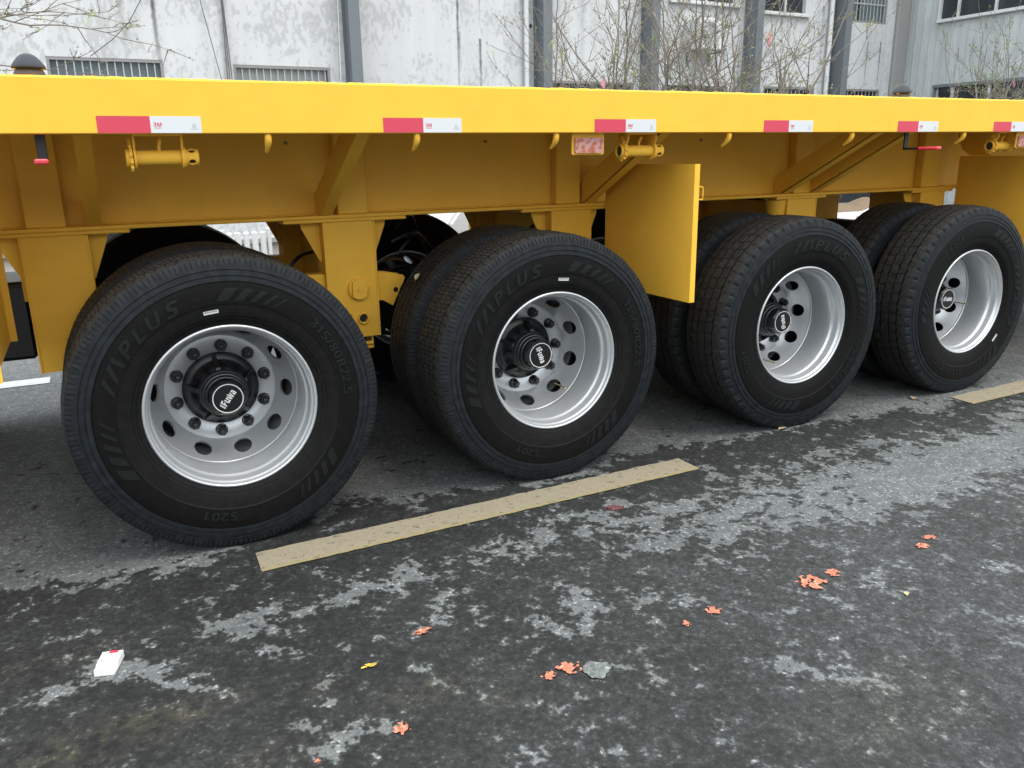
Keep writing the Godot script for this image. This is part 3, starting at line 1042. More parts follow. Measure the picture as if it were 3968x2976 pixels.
				for zz in [-0.752, -0.822]:
					g.prism(rk, Vector3(hx, 0, fz.call(zz)), Vector3(1, 0, 0), Vector3(0, 1, 0), 0.012)
				g.box(Vector3(hx - 0.20, 0.868, fz.call(-0.787)), Vector3(0.36, 0.010, 0.07))
				add.call("rocking_beam", g, Y)
				g = Geo.new()
				g.tube([Vector3(hx + 0.212, 0.775, fz.call(-0.7445)), Vector3(hx + 0.212, 0.775, fz.call(-0.8))], [0.012, 0.012], 16)
				add.call("pin_hole", g, M.chassis_black)
	var fw := Geo.new()
	var fp := []
	var fr := []
	for k in 640:
		fp.append(Vector3(-1.4 + k * 0.011, 1.1355 + rng.randf_range(-0.0008, 0.0008), -0.7775 + rng.randf_range(-0.0008, 0.0008)))
		fr.append(0.0045 + rng.randf_range(-0.0012, 0.0016))
	fw.tube(fp, fr, 6, false)
	add.call("fillet_weld", fw, Y)
	for q in [[0.93, 0.98, -0.92, 0.34, 0.05], [1.00, 0.90, -1.05, 0.30, 0.11], [0.90, 0.84, -0.98, 0.42, -0.06], [1.05, 1.02, -1.20, 0.25, 0.08], [2.28, 0.98, -0.95, 0.35, 0.06], [2.35, 0.92, -1.10, 0.30, -0.05]]:
		var bl := Geo.new()
		var bp := []
		var br := []
		for k in 16:
			var s := k / 15.0
			bp.append(Vector3(q[0] + q[3] * s, q[1] + q[4] * sin(PI * s) - 0.10 * s * s, q[2] - 0.25 * s + 0.05 * sin(5.0 * s)))
			br.append(0.0065)
		bl.tube(bp, br, 8)
		for kk in [3, 10]:
			bl.tube([bp[kk], bp[kk + 1]], [0.009, 0.009], 8)
		add.call("brake_line", bl, M.hub_black)
	# cross plates between the hangers and tubes under the deck
	for k in HANG.size():
		var hx: float = HANG[k]
		var g := Geo.new()
		if k < 4:
			g.box(Vector3(hx - 0.02, 0.90, -1.22), Vector3(0.012, 0.36, 0.74))
		else:
			g.box(Vector3(hx - 0.02, 0.98, -1.02), Vector3(0.012, 0.24, 0.34))
		add.call("cross_plate", g, Y)
		g = Geo.new()
		g.box(Vector3(hx + 0.05, 0.69 if k < 4 else 0.845, -1.22), Vector3(0.09, 0.07, 0.76), 0.004)
		add.call("cross_tube", g, M.chassis_black)
	var xp := Geo.new()
	xp.box(Vector3(4.86, 1.01, -1.02), Vector3(0.012, 0.20, 0.34))
	add.call("cross_plate", xp, Y)
	var cone := Geo.new()
	cone.T = Transform3D(Basis(Vector3.RIGHT, -PI / 2), Vector3(3.290, 0, -0.79))
	cone.lathe([Vector2(0.045, 0.90), Vector2(0.047, 0.94), Vector2(0.064, 1.098), Vector2(0.0, 1.098)], 32, true, 0.4)
	add.call("spring_cup", cone, Y)
	var gx := Geo.new()
	for k in 16:
		gx.box(Vector3(-2.1 + k * 0.5 + 0.17, 1.52, -1.22), Vector3(0.06, 0.10, 0.86))
	add.call("floor_bearers", gx, Y).set_meta("kind", "stuff")
	# outriggers: sloped braces from the foot of the web to the rail
	for far in [false, true]:
		var fz := func(z: float) -> float: return Z_FAR - z if far else z
		var sgn := 1.0 if not far else -1.0
		for bx in [-1.5, -0.372, 0.540, 1.900, 3.250, 3.485, 5.6]:
			var g := Geo.new()
			var poly := PackedVector2Array([Vector2(-0.775, 1.140), Vector2(-0.700, 1.140), Vector2(-0.060, 1.475), Vector2(-0.020, 1.495), Vector2(-0.020, 1.57), Vector2(-0.10, 1.57), Vector2(-0.775, 1.225)])
			var pm := PackedVector2Array()
			for p in poly:
				pm.append(Vector2(fz.call(p.x), p.y))
			g.prism(pm, Vector3(bx, 0, 0), Vector3(0, 0, 1), Vector3(0, 1, 0), 0.008)
			var a := Vector3(bx + 0.022, 1.1395, fz.call(-0.705))
			var b := Vector3(bx + 0.022, 1.477, fz.call(-0.058))
			var d := (b - a).normalized()
			var up := Vector3(1, 0, 0).cross(d).normalized()
			g.box((a + b) / 2, Vector3(0.052, 0.008, (b - a).length()), 0.0, Basis(Vector3(1, 0, 0), up, d) if Basis(Vector3(1, 0, 0), up, d).determinant() > 0 else Basis(Vector3(1, 0, 0), -up, d))
			add.call("sloped_brace", g, Y)
		for mx in [-0.700, 2.022, 4.800]:
			# flat mudguard across the wheels with turned edges
			var g := Geo.new()
			g.box(Vector3(mx, 1.021, fz.call(-0.350)), Vector3(0.004, 0.612, 0.700))
			g.box(Vector3(mx + 0.0145, 1.021, fz.call(-0.002)), Vector3(0.025, 0.612, 0.004), 0.001)
			g.box(Vector3(mx + 0.0145, 1.021, fz.call(-0.698)), Vector3(0.025, 0.612, 0.004), 0.001)
			add.call("mudguard_panel", g, Y)
			# outrigger above it, lower corner cut
			if mx < 3.0:
				continue
			g = Geo.new()
			var poly2 := PackedVector2Array([Vector2(0.015, 1.47), Vector2(-0.005, 1.40), Vector2(-0.045, 1.3295), Vector2(-0.575, 1.3295), Vector2(-0.655, 1.345), Vector2(-0.715, 1.40), Vector2(-0.74, 1.57), Vector2(0.015, 1.57)])
			poly2 = PackedVector2Array([Vector2(0.015, 1.50), Vector2(-0.30, 1.48), Vector2(-0.46, 1.37), Vector2(-0.53, 1.3295), Vector2(-0.66, 1.3295), Vector2(-0.72, 1.37), Vector2(-0.765, 1.46), Vector2(-0.765, 1.57), Vector2(0.015, 1.57)])
			var pm2 := PackedVector2Array()
			for p in poly2:
				pm2.append(Vector2(fz.call(p.x), p.y))
			g.prism(pm2, Vector3(mx + 0.045, 0, 0), Vector3(0, 0, 1), Vector3(0, 1, 0), 0.008)
			add.call("outrigger_plate", g, Y)
	# catch on the mudguard edge
	var gc := Geo.new()
	gc.tube([Vector3(2.047, 1.229, 0.0), Vector3(2.066, 1.229, 0.002), Vector3(2.068, 1.225, 0.002), Vector3(2.068, 1.178, 0.002), Vector3(2.066, 1.174, 0.002), Vector3(2.047, 1.174, 0.0)], [0.0025, 0.0025, 0.0025, 0.0025, 0.0025, 0.0025], 6)
	add.call("mudguard_catch", gc, Y)
	# bolts on the web
	for bx in [0.43, 1.38, 2.692]:
		var g := Geo.new()
		g.T = Transform3D(Basis.IDENTITY, Vector3(bx, 1.442, -0.780))
		g.lathe([Vector2(0.0075, 0.0), Vector2(0.0075, 0.006), Vector2(0.006, 0.008), Vector2(0.0, 0.008)], 6, false, 0.9)
		add.call("web_bolt", g, M.bolt_steel)
	# rope hooks
	var hook := Geo.new()
	var hp := []
	var hr := []
	for k in 13:
		var s := k / 12.0
		var a := lerpf(-0.1, 1.25, s)
		hp.append(Vector3(0.0, 0.060 - 0.075 * s + 0.0, 0.024 * sin(PI * s * 0.95) - 0.030 * s * s))
		hr.append(0.0122 if s < 0.6 else lerpf(0.0122, 0.0060, (s - 0.6) / 0.4))
	hook.tube(hp, hr, 12)
	var hm := hook.mesh()
	for hx in [-0.72, 0.203, 0.731, 1.313, 2.191, 2.955, 3.785, 4.62]:
		var o := obj("rope_hook", hm, Y, t, off + Vector3(hx, 1.416, -0.006))
		o.rotation.y = 0.0
	# reflective strips
	var base := Geo.new()
	base.box(Vector3(0.075, 0, 0), Vector3(0.150, 0.050, 0.0012), 0.0)
	var white_m := base.mesh()
	base = Geo.new()
	base.box(Vector3(-0.075, 0, 0), Vector3(0.1498, 0.050, 0.0012), 0.0)
	var red_m := base.mesh()
	var lt := Geo.new()
	lt.text("3M", 0.0118, 0.0004, func(p: Vector3) -> Vector3: return Vector3(p.x + 0.0215, p.y + 0.000, 0.0006 + p.z), true, 0.0, 1.05)
	var lt_m := lt.mesh()
	var mk := Geo.new()
	mk.lathe([Vector2(0.0048, 0.0006), Vector2(0.0048, 0.0009), Vector2(0.0060, 0.0009), Vector2(0.0060, 0.0006)], 24, true, 0.4)
	mk.lathe([Vector2(0.0022, 0.0006), Vector2(0.0022, 0.0009), Vector2(0.0034, 0.0009), Vector2(0.0034, 0.0006)], 16, true, 0.4, 0.8, 5.5)
	for k in 9:
		mk.box(Vector3(-0.0105 + k * 0.0026, -0.0092, 0.0008), Vector3(0.0017, 0.0022, 0.0003))
	var mk_m := mk.mesh()
	var sm := Geo.new()
	for k in 5:
		sm.box(Vector3(0.0125 + k * 0.0042, -0.0102, 0.0008), Vector3(0.0026, 0.0026, 0.0003))
	var sm_m := sm.mesh()
	for sx in [-0.156, 0.750, 1.629, 2.523, 3.398, 4.147, -1.05]:
		var p := part_node("reflective_strip", t, off + Vector3(sx, 1.4848, ZE + 0.0007))
		obj("red_half", red_m, M.reflector_red, p)
		obj("white_half", white_m, M.reflector_white, p)
		obj("maker_mark", lt_m, M.reflector_red, p)
		obj("small_print", sm_m, M.reflector_red, p)
		obj("approval_mark", mk_m, M.print_grey, p, Vector3(0.1285, -0.004, 0))
	# marker lamps
	for lx in [1.474, 4.345]:
		var p := part_node("marker_lamp", t, off + Vector3(lx, 1.4155, -0.012))
		var rr := PackedVector2Array()
		var rl := PackedVector2Array()
		for c in 4:
			var cx: float = [1, -1, -1, 1][c]
			var cy: float = [1, 1, -1, -1][c]
			for a in 7:
				var an := PI / 2 * (c + a / 6.0)
				rr.append(Vector2(cx * 0.068, cy * 0.034) + Vector2(cos(an), sin(an)) * 0.008)
				rl.append(Vector2(cx * 0.060, cy * 0.0235) + Vector2(cos(an), sin(an)) * 0.006 + Vector2(0.0, -0.006))
		var g := Geo.new()
		g.prism(rr, Vector3.ZERO, Vector3(1, 0, 0), Vector3(0, 1, 0), 0.006)
		obj("lamp_plate", g, Y, p)
		g = Geo.new()
		g.prism(rl, Vector3(0, 0, 0.008), Vector3(1, 0, 0), Vector3(0, 1, 0), 0.012)
		obj("lens", g, M.lens_orange, p)
	# load winches
	for wx in [-0.135, 1.765, 4.235]:
		var p := part_node("load_winch", t, off + Vector3(wx, 1.3860, -0.075))
		var g := Geo.new()
		g.box(Vector3(0.0, 0.0695, 0), Vector3(0.150, 0.006, 0.075), 0.001)
		for sx in [-1.0, 1.0]:
			var pl := PackedVector2Array([Vector2(0.035, 0.066), Vector2(-0.035, 0.066), Vector2(-0.035, 0.045), Vector2(-0.022, 0.026)])
			for a in 17:
				var an := PI * 0.75 + 1.5 * PI * a / 16.0
				pl.append(Vector2(cos(an), sin(an)) * 0.036)
			pl.append(Vector2(0.022, 0.026))
			pl.append(Vector2(0.035, 0.045))
			g.prism(pl, Vector3(sx * 0.072, 0, 0), Vector3(0, 0, 1), Vector3(0, 1, 0), 0.007)
		obj("bracket", g, Y, p)
		g = Geo.new()
		g.tube([Vector3(-0.068, 0, 0), Vector3(0.068, 0, 0)], [0.0235, 0.0235], 32, false)
		obj("drum", g, Y, p)
		# ratchet wheel and its open pipe end
		g = Geo.new()
		var tp := PackedVector2Array()
		for k in 12:
			var a0 := TAU * k / 12.0
			for q in [[0.0, 0.036], [0.18, 0.042], [0.30, 0.042], [0.5, 0.036]]:
				tp.append(Vector2(cos(a0 + q[0] * TAU / 12), sin(a0 + q[0] * TAU / 12)) * q[1])
		g.prism(tp, Vector3(-0.083, 0, 0), Vector3(0, 0, 1), Vector3(0, 1, 0), 0.009)
		obj("ratchet_wheel", g, Y, p)
		g = Geo.new()
		g.T = Transform3D(Basis(Vector3.UP, -PI / 2), Vector3(-0.087, 0, 0))
		g.lathe([Vector2(0.0285, 0.0), Vector2(0.0285, 0.010), Vector2(0.0275, 0.0115), Vector2(0.0225, 0.0115), Vector2(0.0215, 0.010), Vector2(0.0215, 0.0015)], 32, false, 0.4)
		obj("drum_end", g, Y, p)
		g = Geo.new()
		g.T = Transform3D(Basis(Vector3.UP, -PI / 2), Vector3(-0.087, 0, 0))
		g.lathe([Vector2(0.0215, 0.002), Vector2(0.0, 0.002)], 32, false, 0.4)
		obj("drum_bore", g, M.lock_shaft, p)
		g = Geo.new()
		g.prism(PackedVector2Array([Vector2(-0.012, 0.062), Vector2(0.006, 0.062), Vector2(0.014, 0.046), Vector2(0.024, 0.040), Vector2(0.020, 0.034), Vector2(0.004, 0.040), Vector2(-0.010, 0.050)]), Vector3(-0.084, 0, 0.0), Vector3(0, 0, 1), Vector3(0, 1, 0), 0.011)
		obj("pawl", g, Y, p)
		# head with bar holes
		g = Geo.new()
		var cf := func(u: float, s: float) -> Vector3: return Vector3(0.078 + s * 0.042, cos(u) * 0.0275, sin(u) * 0.0275)
		var cn := func(u: float, s: float) -> Vector3: return Vector3(0, cos(u), sin(u))
		for k in 4:
			var u := TAU * (k + 0.42) / 4.0
			g.holed(cf, cn, u - PI / 4, u + PI / 4, 0.0, 1.0, u, 0.52, 0.40, 0.26, 0.006)
		g.T = Transform3D(Basis(Vector3.UP, PI / 2), Vector3(0.120, 0, 0))
		g.lathe([Vector2(0.0275, 0.0), Vector2(0.0265, 0.0015), Vector2(0.0, 0.0015)], 32, false, 0.4)
		g.T = Transform3D(Basis(Vector3.UP, PI / 2), Vector3(0.0785, 0, 0))
		g.lathe([Vector2(0.0345, -0.003), Vector2(0.0345, 0.003), Vector2(0.0, 0.003)], 32, false, 0.4)
		obj("winch_head", g, Y, p)
		g = Geo.new()
		g.tube([Vector3(0.078, 0, 0), Vector3(0.119, 0, 0)], [0.018, 0.018], 20, false)
		obj("head_core", g, M.lock_shaft, p)
		g = Geo.new()
		g.tube([Vector3(0.004, 0.018, 0.004), Vector3(0.003, 0.034, 0.004), Vector3(0.006, 0.046, 0.008), Vector3(0.008, 0.056, 0.016)], [0.0055, 0.0055, 0.0058, 0.0066], 10)
		obj("strap_pin", g, Y, p)
	# container locks with their levers
	for q in [[-0.466, -0.10], [3.415, -0.10]]:
		var p := part_node("container_lock", t, off + Vector3(q[0], Y_TOP, q[1]))
		var g := Geo.new()
		g.T = Transform3D(Basis.from_scale(Vector3(1.0, 1, 1)) * Basis(Vector3.RIGHT, -PI / 2), Vector3(0, 0.032, 0))
		g.lathe([Vector2(0.040, -0.001), Vector2(0.0465, -0.0005), Vector2(0.0470, 0.002), Vector2(0.0450, 0.007), Vector2(0.0395, 0.0155), Vector2(0.0330, 0.024), Vector2(0.0260, 0.0318), Vector2(0.0195, 0.0372), Vector2(0.0125, 0.0405), Vector2(0.0065, 0.0416), Vector2(0.0, 0.0418)], 40, false, 0.2)
		g.lathe([Vector2(0.040, -0.001), Vector2(0.0, -0.001)], 40, true, 0.2)
		obj("cone_head", g, M.lock_steel, p)
		g = Geo.new()
		g.T = Transform3D(Basis(Vector3.RIGHT, -PI / 2), Vector3.ZERO)
		g.lathe([Vector2(0.044, -0.01), Vector2(0.0435, 0.016), Vector2(0.039, 0.024), Vector2(0.036, 0.0305)], 32, false, 0.5)
		obj("lock_collar", g, M.lock_shaft, p)
		g = Geo.new()
		for sx in [-1.0, 1.0]:
			g.box(Vector3(sx * 0.036, 0.0285, 0.008), Vector3(0.009, 0.003, 0.014), 0.001, Basis(Vector3.FORWARD, 0.12 * sx))
		obj("lock_lug", g, Y, p)
		# the lever hangs below the rail and points outwards
		g = Geo.new()
		var lz := 0.055
		g.box(Vector3(0.001, -0.180, lz), Vector3(0.0275, 0.135, 0.011), 0.002)
		g.box(Vector3(0.001, -0.2415, lz + 0.055), Vector3(0.0275, 0.011, 0.11), 0.002)
		obj("lever", g, M.lever_black, p)
		g = Geo.new()
		g.box(Vector3(0.001, -0.2415, lz + 0.140), Vector3(0.0355, 0.0155, 0.110), 0.004)
		obj("lever_grip", g, M.grip_red, p)
	# wheels
	var tyre_a := make_tyre(92, true, 3)
	var tyre_b := make_tyre(62, false, 5)
	var letters := make_letters()
	var rim := make_rim()
	var irim := make_inner_rim()
	var hub := make_hub()
	var cap := make_cap()
	var emblem := make_emblem()
	var nut := make_nut()
	var drum := make_drum()
	var bc := make_barcode()
	var stem := Geo.new()
	stem.tube([Vector3(0.224, 0, -0.245), Vector3(0.222, 0, -0.20), Vector3(0.224, 0, -0.170)], [0.0035, 0.0035, 0.0035], 8)
	stem.tube([Vector3(0.224, 0, -0.170), Vector3(0.2245, 0, -0.152)], [0.0048, 0.0042], 8)
	var stem_m := stem.mesh()
	for i in 4:
		# turn of the tyre, the disc, the emblem, the barcode (degrees, clockwise seen from outside) and the valve
		var turn: Array = [[-9.0, 84.7, 50.9, -6.7, 400.0], [0.0, 72.7, -71.9, 4.8, -51.5], [49.0, 58.0, 104.0, 400.0, -92.0], [127.0, 68.0, -3.0, 131.7, -14.0]][i]
		var w := part_node("wheel", t, off + Vector3(AX[i], 0.53, 0))
		var tm: ArrayMesh = tyre_a if i < 2 else tyre_b
		obj("tyre", tm, M.rubber, w).rotation.z = -deg_to_rad(turn[0])
		obj("tyre_lettering", letters, M.rubber_letters, w).rotation.z = -deg_to_rad(turn[0])
		obj("rim", rim, M.silver_paint, w).rotation.z = deg_to_rad(turn[1])
		obj("hub", hub, M.hub_black, w).rotation.z = deg_to_rad(turn[1] - 6.0)
		obj("hub_cap", cap, M.cap_black, w).rotation.z = deg_to_rad(turn[2] + 10.0)
		obj("hub_emblem", emblem, M.print_white, w).rotation.z = deg_to_rad(turn[2])
		for k in 10:
			var a := deg_to_rad(turn[1]) + TAU * k / 10.0
			var o := obj("lug_nut", nut, M.hub_black, w, Vector3(cos(a), sin(a), 0) * 0.1675)
			o.rotation.z = rng.randf() * TAU
		if turn[4] < 360.0:
			obj("valve_stem", stem_m, M.brass, w).rotation.z = deg_to_rad(turn[4])
		if turn[3] < 360.0:
			obj("barcode_label", bc[0], M.label_white, w).rotation.z = -deg_to_rad(turn[3])
			obj("barcode_print", bc[1], M.print_black, w).rotation.z = -deg_to_rad(turn[3])
		var w2 := part_node("inner_wheel", t, off + Vector3(AX[i], 0.53, 0))
		obj("tyre", tm, M.rubber, w2, Vector3(0, 0, -0.352)).rotation.z = 0.4 + i
		obj("rim", irim, M.silver_paint, w2)
		obj("brake_drum", drum, M.chassis_black, w2)
		# far side
		for inner in [false, true]:
			var w3 := part_node("inner_wheel" if inner else "wheel", t, off + Vector3(AX[i], 0.53, Z_FAR))
			w3.rotation.y = PI
			obj("tyre", tyre_b, M.rubber, w3, Vector3(0, 0, -0.352 if inner else 0.0)).rotation.z = 0.7 * i
			obj("rim", irim if inner else rim, M.silver_paint, w3)
			if inner:
				obj("brake_drum", drum, M.chassis_black, w3)
		# axle and springs
		var g := Geo.new()
		g.box(Vector3(AX[i], 0.53, -1.22), Vector3(0.13, 0.13, 1.20), 0.012)
		add.call("axle_beam", g, M.chassis_black)
		for far in [false, true]:
			var zz: float = Z_FAR + 0.787 if far else -0.787
			g = Geo.new()
			for k in 6:
				var L := 0.52 - 0.055 * k
				g.box(Vector3(AX[i], 0.735 - 0.018 * k, zz), Vector3(2 * L, 0.013, 0.07), 0.003)
			g.box(Vector3(AX[i], 0.665, zz), Vector3(0.12, 0.20, 0.10), 0.006)
			add.call("leaf_spring", g, M.chassis_black)
			g = Geo.new()
			g.T = Transform3D(Basis.IDENTITY, Vector3(AX[i] - 0.19, 0.62, zz + (0.16 if far else -0.16)))
			g.lathe([Vector2(0.0, 0.06), Vector2(0.06, 0.055), Vector2(0.08, 0.03), Vector2(0.083, 0.0), Vector2(0.08, -0.05), Vector2(0.05, -0.09), Vector2(0.0, -0.09)], 24, true, 0.3)
			add.call("brake_chamber", g, M.chassis_black)
	var tb := Geo.new()
	tb.box(Vector3(-1.12, 0.60, -2.12), Vector3(0.86, 0.40, 0.52), 0.02)
	tb.box(Vector3(-1.12, 0.78, -1.855), Vector3(0.86, 0.012, 0.012), 0.003)
	tb.box(Vector3(-1.12, 0.83, -2.0), Vector3(0.10, 0.10, 0.05), 0.005)
	add.call("tool_box", tb, M.chassis_black)
	# air hoses
	for q in [[0.34, 0.62], [1.62, 0.7], [2.95, 0.6]]:
		var g := Geo.new()
		var hp2 := []
		var hr2 := []
		for k in 14:
			var s := k / 13.0
			hp2.append(Vector3(q[0] + s * 0.30, q[1] + 0.10 * sin(PI * s * 1.3) + 0.40 * s, -1.15 + 0.1 * sin(4.0 * s)))
			hr2.append(0.009)
		g.tube(hp2, hr2, 8)
		add.call("air_hose", g, M.chassis_black)

# ---------------------------------------------------------------- ground
func build_ground() -> void:
	var g := Geo.new()
	g.mapped = true
	var x0 := -2.2; var x1 := 6.8; var z0 := -2.2; var z1 := 2.3
	var put := func(g: Geo, ax: float, az: float, bx: float, bz: float) -> void:
		for p in [[ax, az], [bx, az], [bx, bz], [ax, az], [bx, bz], [ax, bz]]:
			g.v.append(Vector3(p[0], 0, p[1])); g.n.append(Vector3.UP)
			g.uv.append(Vector2(p[0] / 0.8, p[1] / 0.8))
			g.uv2.append(Vector2((p[0] - x0) / (x1 - x0), (p[1] - z0) / (z1 - z0)))
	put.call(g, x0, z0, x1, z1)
	var near := g.mesh()
	var f := Geo.new()
	f.mapped = true
	put.call(f, -150.0, -150.0, 150.0, z0)
	put.call(f, -150.0, z1, 150.0, 150.0)
	put.call(f, -150.0, z0, x0, z1)
	put.call(f, x1, z0, 150.0, z1)
	var ar := near.surface_get_arrays(0)
	var am := ArrayMesh.new()
	am.add_surface_from_arrays(Mesh.PRIMITIVE_TRIANGLES, ar)
	am.add_surface_from_arrays(Mesh.PRIMITIVE_TRIANGLES, f.mesh().surface_get_arrays(0))
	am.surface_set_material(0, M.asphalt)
	am.surface_set_material(1, M.asphalt_far)
	var o := MeshInstance3D.new()
	o.name = "road"
	o.mesh = am
	o.set_meta("kind", "structure")
	add_child(o)
	# painted dashes
	var mark := func(pl: Array, y: float, m: Material) -> void:
		var d := Geo.new()
		d.mapped = true
		var lo := Vector2(1e9, 1e9)
		var hi := Vector2(-1e9, -1e9)
		for p in pl:
			lo = lo.min(p); hi = hi.max(p)
		for k in range(1, pl.size() - 1):
			for p in [pl[0], pl[k], pl[k + 1]]:
				d.v.append(Vector3(p.x, y, p.y)); d.n.append(Vector3.UP)
				d.uv.append(Vector2((p.x - lo.x) / 2.0, (p.y - lo.y) / (hi.y - lo.y)))
		structure("road_marking", d, m)
	rng.seed = 12
	for sx in [[0.006, 1.930, 0.094, 0.080, 0.250, 0.232], [3.890, 5.800, 0.058, 0.040, 0.212, 0.195]]:
		var top := []
		var bot := []
		for k in 60:
			var s := k / 59.0
			var x := lerpf(sx[0], sx[1], s)
			top.append(Vector2(x, lerpf(sx[2], sx[3], s) + rng.randf_range(-0.003, 0.003) + 0.002 * sin(k * 0.7)))
			bot.append(Vector2(x + (0.0 if k else -0.006), lerpf(sx[4], sx[5], s) + rng.randf_range(-0.0022, 0.0022)))
		var d := Geo.new()
		d.mapped = true
		for k in 59:
			for q in [[top[k], 0.0, k], [top[k + 1], 0.0, k + 1], [bot[k + 1], 1.0, k + 1], [top[k], 0.0, k], [bot[k + 1], 1.0, k + 1], [bot[k], 1.0, k]]:
				d.v.append(Vector3(q[0].x, 0.004, q[0].y)); d.n.append(Vector3.UP)
				d.uv.append(Vector2(q[2] / 59.0, q[1]))
		structure("road_marking", d, M.worn_marking)
	mark.call([Vector2(-9.0, -3.20), Vector2(-0.735, -3.16), Vector2(-0.735, -2.99), Vector2(-9.0, -3.02)], 0.004, M.white_line)
	# kerb and pavement in front of the buildings
	var k2 := Geo.new()
	k2.box(Vector3(5.0, 0.065, -5.35), Vector3(70.0, 0.13, 0.15), 0.01)
	structure("kerb", k2, M.concrete_grey)
	k2 = Geo.new()
	k2.box(Vector3(5.0, 0.055, -8.7), Vector3(70.0, 0.11, 6.55))
	structure("pavement", k2, M.concrete_grey)

# ---------------------------------------------------------------- buildings behind
func wall_uv(p: Vector3) -> Vector2:
	return Vector2((p.x + 4.0) / 24.0, (8.0 - p.y) / 6.0)

func wall_rect(g: Geo, x0: float, x1: float, y0: float, y1: float, z: float) -> void:
	for p in [[x0, y0], [x1, y0], [x1, y1], [x0, y0], [x1, y1], [x0, y1]]:
		var q := Vector3(p[0], p[1], z)
		g.v.append(q); g.n.append(Vector3(0, 0, 1)); g.uv.append(wall_uv(q))
	var k := g.v.size() - 6
	# clockwise from the front
	var t := g.v[k + 1]; g.v[k + 1] = g.v[k + 2]; g.v[k + 2] = t
	t = g.v[k + 4]; g.v[k + 4] = g.v[k + 5]; g.v[k + 5] = t
	var u := g.uv[k + 1]; g.uv[k + 1] = g.uv[k + 2]; g.uv[k + 2] = u
	u = g.uv[k + 4]; g.uv[k + 4] = g.uv[k + 5]; g.uv[k + 5] = u

